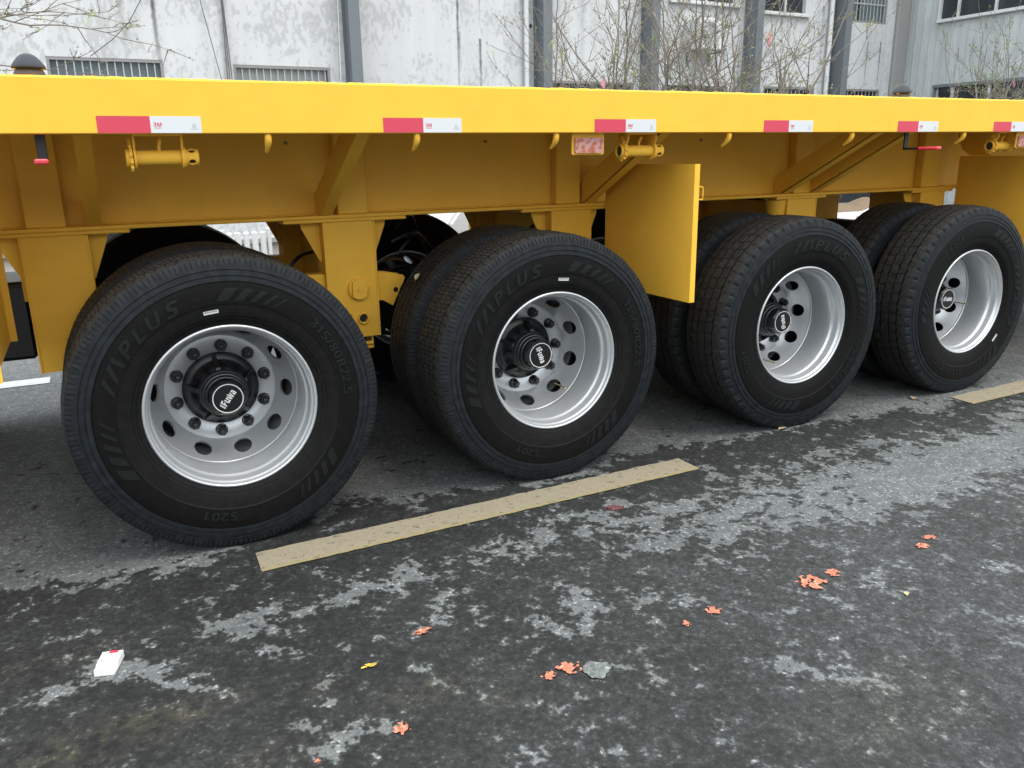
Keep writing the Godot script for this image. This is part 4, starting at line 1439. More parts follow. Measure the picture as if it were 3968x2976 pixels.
func build_factory() -> void:
	var t := thing("factory_building", "white factory building with peeling paint, grey steel columns and barred windows", "building", Vector3(7, 0, -12))
	var off := -t.position
	var ZW := -12.0
	# windows: x0, x1, y0, y1, glass, bars spacing, frame, cross rail height
	var wins := [
		[-0.612, 1.034, 1.55, 2.930, "pane_blue", 0.1145, "frame_grey"],
		[2.110, 3.738, 1.55, 2.900, "pane_pale", 0.1165, "frame_grey"],
		[-3.9, -2.3, 1.55, 2.930, "pane_blue", 0.1145, "frame_grey"],
		[8.14, 10.15, 1.55, 2.800, "pane_dark", 0.0, "frame_grey"],
		[10.85, 12.75, 1.55, 2.830, "pane_dark", 0.0, "frame_white"],
		[13.75, 15.35, 1.55, 2.815, "pane_dark", 0.125, "frame_grey"],
		[16.22, 17.556, 1.55, 2.812, "pane_dark", 0.125, "frame_grey"],
		[11.05, 12.85, 4.44, 6.0, "pane_dark", 0.0, "frame_white"],
		[13.53, 14.93, 4.36, 6.0, "pane_dark", 0.0, "frame_white"],
		[16.29, 17.556, 4.31, 6.0, "pane_blue", 0.118, "frame_grey"],
	]
	# whitewashed front, cut round the windows
	var xs := [-14.0, 18.42]
	for w in wins:
		xs.append(w[0]); xs.append(w[1])
	xs.sort()
	var g := Geo.new()
	g.mapped = true
	for k in xs.size() - 1:
		var xm: float = (xs[k] + xs[k + 1]) / 2
		var cuts := []
		for w in wins:
			if xm > w[0] and xm < w[1]:
				cuts.append([w[2], w[3]])
		cuts.sort_custom(func(a, b): return a[0] < b[0])
		var y := 0.0
		for c in cuts:
			wall_rect(g, xs[k], xs[k + 1], y, c[0], ZW)
			y = c[1]
		wall_rect(g, xs[k], xs[k + 1], y, 9.0, ZW)
	obj("front_wall", g, M.whitewash, t, off)
	g = Geo.new()
	g.box(Vector3(2.2, 4.5, ZW - 0.5), Vector3(32.4, 9.0, 0.3))
	g.box(Vector3(2.2, 9.05, ZW - 0.25), Vector3(32.6, 0.1, 0.7))
	obj("back_wall", g, M.concrete_grey, t, off)
	for w in wins:
		var p := part_node("window", t, off + Vector3((w[0] + w[1]) / 2, (w[2] + w[3]) / 2, ZW))
		var hw: float = (w[1] - w[0]) / 2
		var hh: float = (w[3] - w[2]) / 2
		# reveal and frame
		var f := Geo.new()
		for s in [-1.0, 1.0]:
			f.box(Vector3(s * (hw - 0.0225), 0, -0.075), Vector3(0.045, hh * 2 - 0.004, 0.145), 0.0)
			f.box(Vector3(0, s * (hh - 0.0225), -0.077), Vector3(hw * 2 - 0.092, 0.045, 0.145), 0.0)
		if w[6] == "frame_white":
			f.box(Vector3(0.1, 0, -0.09), Vector3(0.05, hh * 2 - 0.1, 0.04))
			f.box(Vector3(0, -hh - 0.02, 0.03), Vector3(hw * 2 + 0.1, 0.05, 0.10), 0.005)
		elif w[5] == 0.0:
			f.box(Vector3(-0.68, 0, -0.09), Vector3(0.07, hh * 2 - 0.1, 0.04))
		obj("frame", f, M[w[6]], p)
		f = Geo.new()
		f.box(Vector3(0, 0, -0.115), Vector3(hw * 2 - 0.09, hh * 2 - 0.09, 0.006))
		obj("pane", f, M[w[4]], p)
		if w[5] > 0.0:
			var n := int(hw * 2 / w[5])
			f = Geo.new()
			f.tube([Vector3(0, -hh + 0.045, 0), Vector3(0, hh - 0.045, 0)], [0.011, 0.011], 6, false)
			var bm := f.mesh()
			for k in range(1, n + 1):
				var bx: float = -hw + k * w[5] + 0.03
				if bx < hw - 0.05:
					obj("bar", bm, M.window_bar, p, Vector3(bx, 0, -0.035))
			if w[3] > 5.0:
				f = Geo.new()
				f.box(Vector3(0, -hh + 0.42, -0.020), Vector3(hw * 2 - 0.09, 0.03, 0.012))
				obj("cross_bar", f, M.window_bar, p)
			if w[3] > 5.0:
				f = Geo.new()
				f.box(Vector3(-0.2, 0, -0.10), Vector3(0.06, hh * 2 - 0.1, 0.02))
				obj("mullion", f, M.pane_dark, p)
	# steel columns in front of the wall
	for c in [4.01, 7.78, 10.30, 13.07, 15.76, -3.0 - 1.4]:
		g = Geo.new()
		g.box(Vector3(c + 0.097, 4.5, ZW + 0.40), Vector3(0.194, 9.0, 0.014), 0.0)
		g.box(Vector3(c + 0.097, 4.5, ZW + 0.012), Vector3(0.194, 9.0, 0.014), 0.0)
		g.box(Vector3(c + 0.060, 4.5, ZW + 0.206), Vector3(0.012, 9.0, 0.37), 0.0)
		obj("steel_column", g, M.steel_column, t, off)
	for px in [7.585, 15.62]:
		g = Geo.new()
		g.tube([Vector3(px, 0.1, ZW + 0.09), Vector3(px, 9.0, ZW + 0.09)], [0.052, 0.052], 16, false)
		for yy in [1.9, 2.95, 3.45, 5.05, 6.2]:
			g.tube([Vector3(px, yy, ZW + 0.09), Vector3(px, yy + 0.06, ZW + 0.09)], [0.058, 0.058], 16, true)
		obj("drainpipe", g, M.pipe_white, t, off)
	# vent hole beside the second column
	g = Geo.new()
	g.T = Transform3D(Basis.IDENTITY, Vector3(7.716, 3.773, ZW))
	g.lathe([Vector2(0.035, 0.0), Vector2(0.035, 0.004), Vector2(0.0, 0.004)], 16, false)
	obj("vent_hole", g, M.chassis_black, t, off)
	g = Geo.new()
	g.box(Vector3(15.4, 0.75, ZW + 0.03), Vector3(5.2, 1.5, 0.06), 0.0)
	obj("dark_plinth", g, M.pane_dark, t, off)
	# pilaster where the two buildings meet
	g = Geo.new()
	g.box(Vector3(18.08, 4.5, ZW + 0.05), Vector3(0.42, 9.0, 0.10), 0.02)
	obj("corner_pilaster", g, M.beige_wall if false else M.concrete_grey, t, off)

func build_clad_building() -> void:
	var t := thing("metal_clad_building", "grey metal clad building with ribbed sheets and a long dark window band", "building", Vector3(18.4, 0, -8))
	var off := -t.position
	var X := 18.40
	var g := Geo.new()
	g.box(Vector3(X + 0.30, 4.5, -7.0), Vector3(0.5, 9.0, 10.0))
	obj("inner_wall", g, M.concrete_grey, t, off)
	# cladding sheets: each one its own pan with a raised seam
	var P := 0.20
	var z := -11.98
	var wins := [[-11.14, -5.0, 4.34, 6.2], [-11.04, -8.6, 1.4, 2.80]]
	var cache := {}
	while z < -2.2:
		var cuts := []
		for w in wins:
			if z + P / 2 > w[0] and z + P / 2 < w[1]:
				cuts.append([w[2], w[3]])
		cuts.sort_custom(func(a, b): return a[0] < b[0])
		var y := 0.0
		var spans := []
		for c in cuts:
			spans.append([y, c[0]])
			y = c[1]
		spans.append([y, 9.0])
		for sp in spans:
			var key := str(sp)
			if not cache.has(key):
				g = Geo.new()
				g.prism(PackedVector2Array([Vector2(0.010, 0.0), Vector2(-0.028, 0.002), Vector2(-0.030, 0.006), Vector2(-0.030, 0.014), Vector2(-0.028, 0.018), Vector2(0.002, 0.022), Vector2(0.002, P * 0.45), Vector2(-0.004, P * 0.48), Vector2(-0.004, P * 0.58), Vector2(0.002, P * 0.61), Vector2(0.002, P - 0.001), Vector2(0.010, P - 0.001)]), Vector3(0, (sp[0] + sp[1]) / 2, 0), Vector3(1, 0, 0), Vector3(0, 0, 1), sp[1] - sp[0])
				cache[key] = g.mesh()
			obj("cladding_sheet", cache[key], M.cladding, t, off + Vector3(X, 0, z))
		z += P
	for w in wins:
		var p := part_node("window", t, off + Vector3(X, (w[2] + w[3]) / 2, (w[0] + w[1]) / 2))
		var hl: float = (w[1] - w[0]) / 2
		var hh: float = (w[3] - w[2]) / 2
		g = Geo.new()
		g.box(Vector3(0.03, 0, 0), Vector3(0.01, hh * 2, hl * 2))
		obj("pane", g, M.pane_dark, p)
		g = Geo.new()
		g.box(Vector3(-0.03, -hh - 0.035, 0), Vector3(0.10, 0.07, hl * 2 + 0.12), 0.004)
		g.box(Vector3(-0.03, hh + 0.035, 0), Vector3(0.10, 0.07, hl * 2 + 0.12), 0.004)
		for s in [-1.0, 1.0]:
			g.box(Vector3(-0.02, 0, s * (hl + 0.025)), Vector3(0.08, hh * 2, 0.05), 0.0)
		obj("frame", g, M.frame_white if w[3] > 4 else M.steel_column, p)
		var mz := -hl + 0.44
		while mz < hl:
			g = Geo.new()
			g.box(Vector3(0.0, 0, mz), Vector3(0.05, hh * 2, 0.055), 0.0)
			obj("mullion", g, M.frame_white, p)
			mz += 0.92

# ---------------------------------------------------------------- plants
func grow(g: Geo, buds: Array, p: Vector3, d: Vector3, length: float, r: float, depth: int, r_: RandomNumberGenerator, droop: float) -> void:
	var n := maxi(3, int(length / 0.14))
	var pts := [p]
	var rad := [r]
	var q := p
	var dir := d.normalized()
	var kids := []
	for k in n:
		dir = (dir + Vector3(r_.randf_range(-0.16, 0.16), r_.randf_range(-0.13, 0.13) + droop, r_.randf_range(-0.16, 0.16))).normalized()
		q += dir * (length / n)
		pts.append(q)
		rad.append(lerpf(r, r * (0.45 if depth > 0 else 0.55), (k + 1.0) / n))
		if depth > 0 and k > 0 and r_.randf() < (0.66 if depth > 1 else 0.56):
			kids.append([q, dir, rad[k + 1], k / float(n)])
		if depth <= 1 and r_.randf() < 0.8:
			buds.append([q + Vector3(r_.randf_range(-0.02, 0.02), r_.randf_range(0, 0.03), r_.randf_range(-0.02, 0.02)), dir])
	g.tube(pts, rad, 5 if depth > 1 else 4, false)
	buds.append([q, dir]); buds.append([q + dir * 0.02, dir])
	for k in kids:
		var side := Vector3(r_.randf_range(-1, 1), r_.randf_range(-0.35, 0.9), r_.randf_range(-1, 1)).normalized()
		var nd: Vector3 = (k[1] * 0.72 + side * 0.95).normalized()
		grow(g, buds, k[0], nd, length * r_.randf_range(0.30, 0.55) * (1.15 - 0.5 * k[3]), maxf(k[2] * 0.62, 0.0042), depth - 1, r_, droop * 0.5)
	if depth > 0:
		grow(g, buds, q, (dir + Vector3(r_.randf_range(-0.4, 0.4), r_.randf_range(-0.1, 0.4), r_.randf_range(-0.3, 0.3))).normalized(), length * 0.45, maxf(rad[n] * 0.9, 0.0042), depth - 1, r_, droop)

func shrub(label: String, at: Vector3, stems: Array, seed_: int, droop: float, leafy: float) -> Node3D:
	var r_ := RandomNumberGenerator.new()
	r_.seed = seed_
	var t := thing("bare_shrub", label, "shrub", at, "bare shrubs in front of the buildings")
	var buds := []
	for s in stems:
		var g := Geo.new()
		grow(g, buds, s[0], s[1], s[2], s[3], 3, r_, droop)
		obj("branch", g, M.bark, t)
	var b := Geo.new()
	b.colored = true
	for q in buds:
		var cnt := 2
		if leafy > 0.0 and (r_.randf() < leafy * 0.09):
			cnt = 6
		for k in cnt:
			var dv: Vector3 = (q[1] + Vector3(r_.randf_range(-0.9, 0.9), r_.randf_range(-0.3, 1.1), r_.randf_range(-0.9, 0.9))).normalized()
			var l := r_.randf_range(0.011, 0.024) * (1.5 if cnt > 2 else 1.0)
			var sd := dv.cross(Vector3(r_.randf(), r_.randf(), r_.randf() - 0.5)).normalized() * l * 0.30
			var o: Vector3 = q[0] + Vector3(r_.randf_range(-1, 1), r_.randf_range(-1, 1), r_.randf_range(-1, 1)) * (0.035 if cnt > 2 else 0.004)
			var nn := dv.cross(sd).normalized()
			if cnt > 2:
				b.col = Color(0.30, 0.36, 0.09).lerp(Color(0.21, 0.25, 0.10), r_.randf())
			else:
				b.col = Color(0.20, 0.21, 0.14).lerp(Color(0.17, 0.155, 0.13), r_.randf())
			b.tri(o - sd * 0.2, o + dv * l * 0.5 + sd, o + dv * l, nn)
			b.tri(o - sd * 0.2, o + dv * l, o + dv * l * 0.5 - sd, nn)
	obj("bud_leaves", b, M.bud_leaf, t).set_meta("kind", "stuff")
	return t

func build_plants() -> void:
	# fans of stems: [start, direction, length, radius] from the foot of each shrub
	var fan := func(spread: Array, len_: float, r: float) -> Array:
		var out := []
		for s in spread:
			out.append([Vector3(s[0] * 0.16, 0.0, s[2] * 0.10), Vector3(s[0], s[1], s[2]), len_ * s[3], r * s[4]])
		return out
	shrub("bare grey shrub with the widest fan of twigs, beside the second steel column", Vector3(6.85, 0.10, -6.5), fan.call([[-0.50, 1.0, 0.1, 1.1, 1.0], [-0.30, 1.0, -0.1, 1.15, 1.0], [-0.12, 1.0, 0.2, 1.15, 1.1], [0.02, 1.0, 0.0, 1.25, 1.3], [0.20, 1.0, -0.2, 1.1, 0.9], [-0.62, 0.95, -0.2, 0.95, 0.8], [-0.42, 1.0, 0.3, 1.0, 0.8], [0.10, 1.0, 0.3, 1.2, 0.9], [-0.20, 1.0, -0.3, 1.1, 0.9], [0.32, 1.0, 0.2, 0.9, 0.8], [-0.85, 0.9, 0.0, 1.0, 0.8], [-0.72, 0.9, 0.25, 1.05, 0.8]], 2.45, 0.030), 101, 0.0, 0.35)
	shrub("budding shrub with a pink bag caught on a dark limb, left of the white drainpipe", Vector3(8.55, 0.10, -6.5), fan.call([[-0.30, 1.0, 0.1, 1.0, 1.0], [-0.10, 1.0, -0.1, 1.1, 1.1], [0.16, 1.0, 0.2, 1.1, 1.1], [0.36, 1.0, 0.0, 1.15, 1.1], [0.50, 1.0, -0.2, 0.95, 0.9], [-0.48, 1.0, 0.1, 0.95, 0.9]], 2.4, 0.027), 202, 0.0, 0.7)
	shrub("pale green shrub in front of the metal clad wall", Vector3(14.35, 0.10, -6.5), fan.call([[-0.40, 1.0, 0.1, 0.95, 0.9], [-0.15, 1.0, -0.1, 1.0, 1.0], [0.2, 1.0, 0.2, 1.0, 1.0], [-0.62, 0.9, 0.0, 0.9, 0.8], [0.5, 1.0, -0.2, 1.0, 0.9], [-0.28, 1.0, 0.3, 0.8, 0.8]], 2.55, 0.026), 303, 0.0, 0.9)
	shrub("shrub with long arching twigs over the leftmost barred window", Vector3(-3.1, 0.10, -6.3), [
		[Vector3(0, 0, 0), Vector3(0.30, 1.0, 0.0), 2.7, 0.042], [Vector3(0.55, 2.0, 0.0), Vector3(1.0, 0.62, 0.05), 1.75, 0.017],
		[Vector3(0.70, 2.3, 0.05), Vector3(1.0, 0.40, 0.15), 2.0, 0.016], [Vector3(0.62, 2.15, -0.05), Vector3(1.0, 0.28, -0.1), 1.6, 0.015],
		[Vector3(0.72, 2.5, 0.0), Vector3(1.0, 0.70, 0.1), 1.5, 0.016], [Vector3(0.75, 2.6, 0.05), Vector3(1.0, 0.5, -0.1), 1.7, 0.015],
		[Vector3(0.66, 2.2, 0.1), Vector3(1.0, 0.18, 0.2), 1.5, 0.013]], 404, -0.040, 0.6)

# ---------------------------------------------------------------- small things
func splash(label: String, x: float, z: float, r: float, m: Material, seed_: int, stretch := 1.0, bits := 2, rag := 1.0) -> void:
	var t := Geo.new()
	var fn := FastNoiseLite.new()
	fn.seed = seed_
	fn.frequency = 1.0
	fn.fractal_octaves = 4
	# a cluster of ragged flecks on a fine grid: cells whose noise is high enough carry paint
	var n := 40
	r *= 0.62
	var ext := r * (1.35 + 0.25 * bits)
	var st := ext * 2.0 / n
	var f := func(i: float, j: float) -> float:
		var u := (i / n - 0.5) * 2.0 * ext / r
		var v := (j / n - 0.5) * 2.0 * ext / r
		var fall := 1.15 - u * u * 0.75 - v * v * 0.75
		return fall * 0.55 + fn.get_noise_2d(u * 0.9 + 7.0, v * 0.9) * (0.95 + 0.12 * bits) * rag - 0.12
	for j in n:
		for i in n:
			var c := [f.call(i, j), f.call(i + 1.0, j), f.call(i + 1.0, j + 1.0), f.call(i, j + 1.0)]
			var pos := [Vector2(i, j), Vector2(i + 1, j), Vector2(i + 1, j + 1), Vector2(i, j + 1)]
			var poly := []
			for k in 4:
				var k2 := (k + 1) % 4
				if c[k] > 0.0:
					poly.append(pos[k])
				if (c[k] > 0.0) != (c[k2] > 0.0):
					poly.append(pos[k].lerp(pos[k2], c[k] / (c[k] - c[k2])))
			for k in range(1, poly.size() - 1):
				var w := []
				for q in [poly[0], poly[k], poly[k + 1]]:
					w.append(Vector3((q.x / n - 0.5) * 2.0 * ext * stretch, 0, (q.y / n - 0.5) * 2.0 * ext))
				t.tri(w[0], w[1], w[2], Vector3.UP)
	var o := obj("paint_splash", t, m, self, Vector3(x, 0.004 + 0.0003 * (seed_ % 5), z))
	tag(o, label, "paint mark", "paint splashes on the asphalt")

func leaf(label: String, at: Vector3, size: float, m: Material, turn: float, tilt := Vector3.ZERO) -> void:
	var g := Geo.new()
	var n := 8
	for k in n:
		var s0 := float(k) / n
		var s1 := float(k + 1) / n
		var w0 := sin(PI * pow(s0, 0.8)) * 0.32
		var w1 := sin(PI * pow(s1, 0.8)) * 0.32
		for sd in [-1.0, 1.0]:
			var a := Vector3(s0 - 0.5, 0.06 * sin(PI * s0), 0) * size
			var b := Vector3(s1 - 0.5, 0.06 * sin(PI * s1), 0) * size
			var c := Vector3(s1 - 0.5, 0.06 * sin(PI * s1) + w1 * 0.35, sd * w1) * size
			var d := Vector3(s0 - 0.5, 0.06 * sin(PI * s0) + w0 * 0.35, sd * w0) * size
			g.fquad(a, b, c, d, Vector3.UP)
	g.tube([Vector3(-0.5, 0.0, 0) * size, Vector3(-0.72, 0.04, 0.05) * size], [0.0008, 0.0006], 4)
	var o := obj("fallen_leaf", g, m, self, at)
	o.rotation = Vector3(tilt.x, turn, tilt.z)
	tag(o, label, "leaf", "fallen leaves")

func build_small() -> void:
	# crushed cigarette packet
	var t := thing("cigarette_packet", "crushed white cigarette packet with a red flash lying on damp asphalt", "packet", Vector3(-0.487, 0.0, 0.595))
	var g := Geo.new()
	var L := 0.088
	var Wd := 0.056
	var top := []
	var nu := 8
	var nv := 10
	var r_ := RandomNumberGenerator.new()
	r_.seed = 15
	for j in nv + 1:
		var row := []
		for i in nu + 1:
			var u := float(i) / nu
			var v := float(j) / nv
			var y := 0.021
			y -= 0.013 * smoothstep(0.45, 1.0, u) * smoothstep(0.50, 0.92, v)
			y += 0.0024 * sin(9.0 * u + 5.0 * v) * smoothstep(0.4, 1.0, v) + r_.randf_range(-0.0004, 0.0004)
			y -= 0.007 * exp(-pow((v - 0.78 - 0.10 * (0.5 - u)) / 0.05, 2.0))
			row.append(Vector3((u - 0.5) * Wd * (1.0 - 0.05 * v), y, (v - 0.5) * L))
		top.append(row)
	for j in nv:
		for i in nu:
			g.fquad(top[j][i], top[j][i + 1], top[j + 1][i + 1], top[j + 1][i], Vector3.UP)
	for j in nv:
		for e in [0, nu]:
			var a: Vector3 = top[j][e]; var b: Vector3 = top[j + 1][e]
			g.fquad(a, b, Vector3(b.x * 1.02, 0.001, b.z), Vector3(a.x * 1.02, 0.001, a.z), Vector3(a.x, 0, 0))
	for i in nu:
		for e in [0, nv]:
			var a: Vector3 = top[e][i]; var b: Vector3 = top[e][i + 1]
			g.fquad(a, b, Vector3(b.x, 0.001, b.z * 1.02), Vector3(a.x, 0.001, a.z * 1.02), Vector3(0, 0, a.z))
	var body := obj("carton", g, M.carton_white, t)
	body.rotation.y = -0.30
	g = Geo.new()
	g.box(Vector3(0.004, 0.0222, -0.0385), Vector3(0.024, 0.0012, 0.0105))
	obj("red_flash", g, M.carton_red, t).rotation.y = -0.30
	g = Geo.new()
	var sp := []
	var sr := []
	for k in 26:
		sp.append(Vector3(-0.010 + k * 0.0011, 0.0222, -0.0235 + 0.0012 * sin(k * 1.9) * (1.0 if k % 5 else 1.8)))
		sr.append(0.0004)
	g.tube(sp, sr, 4)
	obj("script_line", g, M.print_grey, t).rotation.y = -0.30
	g = Geo.new()
	g.box(Vector3(-0.0165, 0.0219, 0.000), Vector3(0.0035, 0.0010, 0.014))
	obj("faint_stripe", g, M.plastic_pink, t).rotation.y = -0.30
	# paint marks sprayed along a line on the road
	splash("largest orange paint splash, beside the round grey patch", 0.649, 1.221, 0.036, M.splash_orange, 3)
	splash("small double orange paint splash just before the round grey patch", 0.583, 1.227, 0.020, M.splash_orange, 7, 1.4, 1)
	splash("two small orange paint flecks one above the other, in the dark middle of the road", 1.076, 1.200, 0.020, M.splash_orange, 11, 0.8, 3)
	splash("orange paint splash shaped like a wedge, fourth along the line", 1.196, 1.183, 0.030, M.splash_orange, 15, 1.0, 1)
	splash("wide broken orange paint splash with gaps in it", 1.594, 1.202, 0.046, M.splash_orange, 19, 1.2, 5)
	splash("orange paint splash touching the wide broken one", 1.706, 1.190, 0.028, M.splash_orange, 23, 1.1, 2)
	splash("farthest bright orange paint splash in the line", 2.138, 1.207, 0.026, M.splash_orange, 27, 1.3, 1)
	splash("faint orange paint fleck beyond the farthest bright one", 2.219, 1.171, 0.024, M.splash_orange, 31, 1.5, 1)
	splash("orange paint splash with two lobes near the bottom edge of the road view", 0.153, 1.238, 0.026, M.splash_orange, 35, 1.0, 3)
	splash("thin orange paint streak in front of the painted dash", 0.356, 0.858, 0.020, M.splash_orange, 39, 1.8, 1)
	splash("yellow paint scribble on the asphalt before the painted dash", 0.164, 0.948, 0.013, M.splash_yellow, 43, 2.2, 3)
	splash("dull red paint stain beside the far end of the painted dash", 1.356, 0.398, 0.036, M.splash_red, 47, 1.4, 3)
	splash("tiny orange paint dot nearest the camera", -0.060, 1.252, 0.010, M.splash_orange, 51, 1.0, 1)
	splash("round grey cement patch stuck to the asphalt", 0.717, 1.268, 0.056, M.patch_grey, 62, 1.0, 0, 0.45)
	var cp := get_child(get_child_count() - 1)
	cp.name = "cement_patch"
	tag(cp, "", "patch", "cement patches")
	leaf("curled tan leaf on the asphalt between the third and fourth wheels", Vector3(3.69, 0.006, -0.02), 0.055, M.leaf_brown, 0.6)
	leaf("pale flat leaf beneath the third wheel", Vector3(2.66, 0.005, 0.005), 0.060, M.leaf_pale, 0.1)
	leaf("dry leaf stuck on the tread of the second inner tyre", Vector3(0.880, 0.872, -0.45), 0.036, M.leaf_pale, 0.5, Vector3(0.2, 0, 0.85))
	leaf("small yellowed leaf alone on the right of the road", Vector3(1.80, 0.005, 1.40), 0.026, M.leaf_pale, 0.9)
	# cables on the wall
	var cab := func(label: String, pts: Array, r: float, m: Material) -> void:
		var c := Geo.new()
		var rr := []
		for p in pts:
			rr.append(r)
		c.tube(pts, rr, 6, false)
		tag(obj("wall_cable", c, m), label, "cable", "cables on the factory wall")
	cab.call("straight black cable of the bundle, nearest the slanting one", [Vector3(2.03, 9.0, -11.95), Vector3(2.022, 3.86, -11.95), Vector3(2.00, 2.66, -11.95), Vector3(1.99, 1.2, -11.95)], 0.009, M.cable_black)
	cab.call("middle black cable of the bundle on the wall", [Vector3(2.045, 9.0, -11.94), Vector3(2.035, 3.86, -11.94), Vector3(2.032, 2.66, -11.94), Vector3(2.03, 1.2, -11.94)], 0.009, M.cable_black)
	cab.call("black cable of the bundle next to the second barred window", [Vector3(2.05, 9.0, -11.93), Vector3(2.04, 3.86, -11.93), Vector3(2.065, 2.66, -11.93), Vector3(2.08, 1.2, -11.93)], 0.009, M.cable_black)
	cab.call("slanting thin cable left of the cable bundle", [Vector3(0.9, 8.5, -11.92), Vector3(1.691, 3.84, -11.92), Vector3(1.893, 2.66, -11.92), Vector3(2.1, 1.4, -11.92)], 0.007, M.cable_black)
	cab.call("thin cable that slopes down to the leftmost barred window", [Vector3(1.4, 4.7, -11.93), Vector3(0.82, 3.79, -11.93), Vector3(0.613, 3.46, -11.93), Vector3(0.35, 3.2, -11.93), Vector3(0.0, 2.94, -11.93)], 0.007, M.cable_black)
	cab.call("white cable hanging beside the first steel column", [Vector3(3.98, 9.0, -11.93), Vector3(3.936, 3.98, -11.93), Vector3(3.90, 2.67, -11.93), Vector3(3.89, 1.0, -11.93)], 0.008, M.cable_white)
	# air conditioner on brackets behind the shrubs
	var ac := thing("air_conditioner", "white air conditioner box on the wall behind the shrubs", "air conditioner", Vector3(11.8, 3.45, -11.6))
	g = Geo.new()
	g.box(Vector3(0, 0.31, -0.05), Vector3(0.80, 0.60, 0.32), 0.015)
	obj("case", g, M.frame_white, ac)
	g = Geo.new()
	g.T = Transform3D(Basis.IDENTITY, Vector3(-0.12, 0.31, 0.113))
	for k in 6:
		g.lathe([Vector2(0.05 + k * 0.035, 0.0), Vector2(0.05 + k * 0.035, 0.006), Vector2(0.058 + k * 0.035, 0.006), Vector2(0.058 + k * 0.035, 0.0)], 24, true, 0.4)
	obj("fan_grille", g, M.frame_grey, ac)
	g = Geo.new()
	for sx in [-0.3, 0.3]:
		g.box(Vector3(sx, -0.02, -0.14), Vector3(0.04, 0.03, 0.50))
		g.box(Vector3(sx, -0.14, -0.36), Vector3(0.04, 0.24, 0.03))
	obj("bracket", g, M.steel_column, ac)
	# bags caught in the shrubs
	for q in [["pink plastic bag caught on a limb of the budding shrub", Vector3(8.46, 2.88, -6.35), 0.085, 8], ["pink plastic scrap low in the widest shrub, at the deck edge", Vector3(5.70, 2.23, -6.35), 0.08, 9], ["red plastic scrap in the pale green shrub", Vector3(14.0, 2.42, -6.3), 0.05, 10]]:
		g = Geo.new()
		var r2 := RandomNumberGenerator.new()
		r2.seed = q[3]
		var ring := []
		for j in 6:
			var row := []
			for i in 9:
				var a := TAU * i / 9.0
				var rr2: float = q[2] * (0.18 + 0.5 * sin(PI * (j + 0.6) / 6.5)) * r2.randf_range(0.55, 1.25)
				row.append(Vector3(cos(a) * rr2 * 0.7, (2.5 - j) * q[2] * 0.42 + r2.randf_range(-0.01, 0.01), sin(a) * rr2 * 0.4))
			ring.append(row)
		for j in 5:
			for i in 9:
				g.fquad(ring[j][i], ring[j][(i + 1) % 9], ring[j + 1][(i + 1) % 9], ring[j + 1][i], ring[j][i] - Vector3(0, ring[j][i].y, 0))
		tag(obj("plastic_bag", g, M.plastic_pink, self, q[1]), q[0], "plastic bag")
	# things seen under the trailer on its far side
	var lw := thing("garden_wall", "low beige wall with a coping ledge beyond the trailer", "wall", Vector3(0.8, 0, -6.0))
	g = Geo.new()
	g.box(Vector3(0, 0.27, 0), Vector3(5.0, 0.54, 0.2), 0.01)
	obj("wall_body", g, M.beige_wall, lw)
	g = Geo.new()
	g.box(Vector3(0, 0.57, 0.02), Vector3(5.04, 0.06, 0.30), 0.008)
	obj("coping", g, M.concrete_grey, lw)
	var bp := thing("barrier_panel", "white ribbed plastic barrier standing before the low beige wall", "barrier", Vector3(1.0, 0, -5.55))
	g = Geo.new()
	for k in 5:
		g.box(Vector3(-0.16 + k * 0.08, 0.36, 0.0), Vector3(0.055, 0.66, 0.05 + 0.02 * (k % 2)), 0.012)
	obj("ribbed_panel", g, M.car_white, bp)
	for sx in [-0.22, 0.22]:
		g = Geo.new()
		g.box(Vector3(sx, 0.36, 0), Vector3(0.035, 0.72, 0.07), 0.008)
		obj("side_post", g, M.frame_white, bp)
	var wp := thing("white_platform", "low white platform with a bent white rail, seen between the two rearmost wheels", "platform", Vector3(7.9, 0, -4.3))
	g = Geo.new()
	g.box(Vector3(0, 0.575, 0), Vector3(2.4, 0.05, 0.9), 0.01)
	obj("board", g, M.car_white, wp)
	for sx in [-1.1, 0.0, 1.1]:
		for sz in [-0.38, 0.38]:
			g = Geo.new()
			g.box(Vector3(sx, 0.275, sz), Vector3(0.05, 0.55, 0.05), 0.004)
			obj("leg", g, M.frame_white, wp)
	g = Geo.new()
	g.tube([Vector3(0.0, 0.60, 0.2), Vector3(0.05, 0.64, 0.2), Vector3(0.30, 0.70, 0.2), Vector3(0.7, 0.75, 0.2), Vector3(1.1, 0.76, 0.2), Vector3(1.15, 0.72, 0.2), Vector3(1.15, 0.60, 0.2)], [0.018, 0.018, 0.018, 0.018, 0.018, 0.018, 0.018], 8)
	obj("rail", g, M.car_white, wp)
	vehicle("white_van", "white van parked beyond the trailer, seen behind the second wheel", "van", Vector3(4.1, 0, -4.6), [[-1.6, 0.32], [-1.65, 0.8], [-1.5, 1.0], [-1.1, 1.72], [1.55, 1.75], [1.6, 0.34]], [[-1.34, 1.08], [-1.04, 1.6], [0.2, 1.62], [0.2, 1.05]], 1.6)
	# planting bed with a heap of soil
	g = Geo.new()
	r_.seed = 91
	for j in 10:
		for i in 14:
			pass
	var hp := func(i: int, j: int) -> Vector3:
		var x := (i / 14.0 - 0.5) * 2.2
		var z := (j / 10.0 - 0.5) * 1.3
		var e := maxf(0.0, 1.0 - pow(x / 1.1, 2) - pow(z / 0.65, 2))
		return Vector3(x, 0.11 + 0.38 * sqrt(e) * (0.85 + 0.2 * sin(x * 7.0 + z * 5.0)) + 0.03 * sin(x * 31.0) * sin(z * 27.0) * e, z)
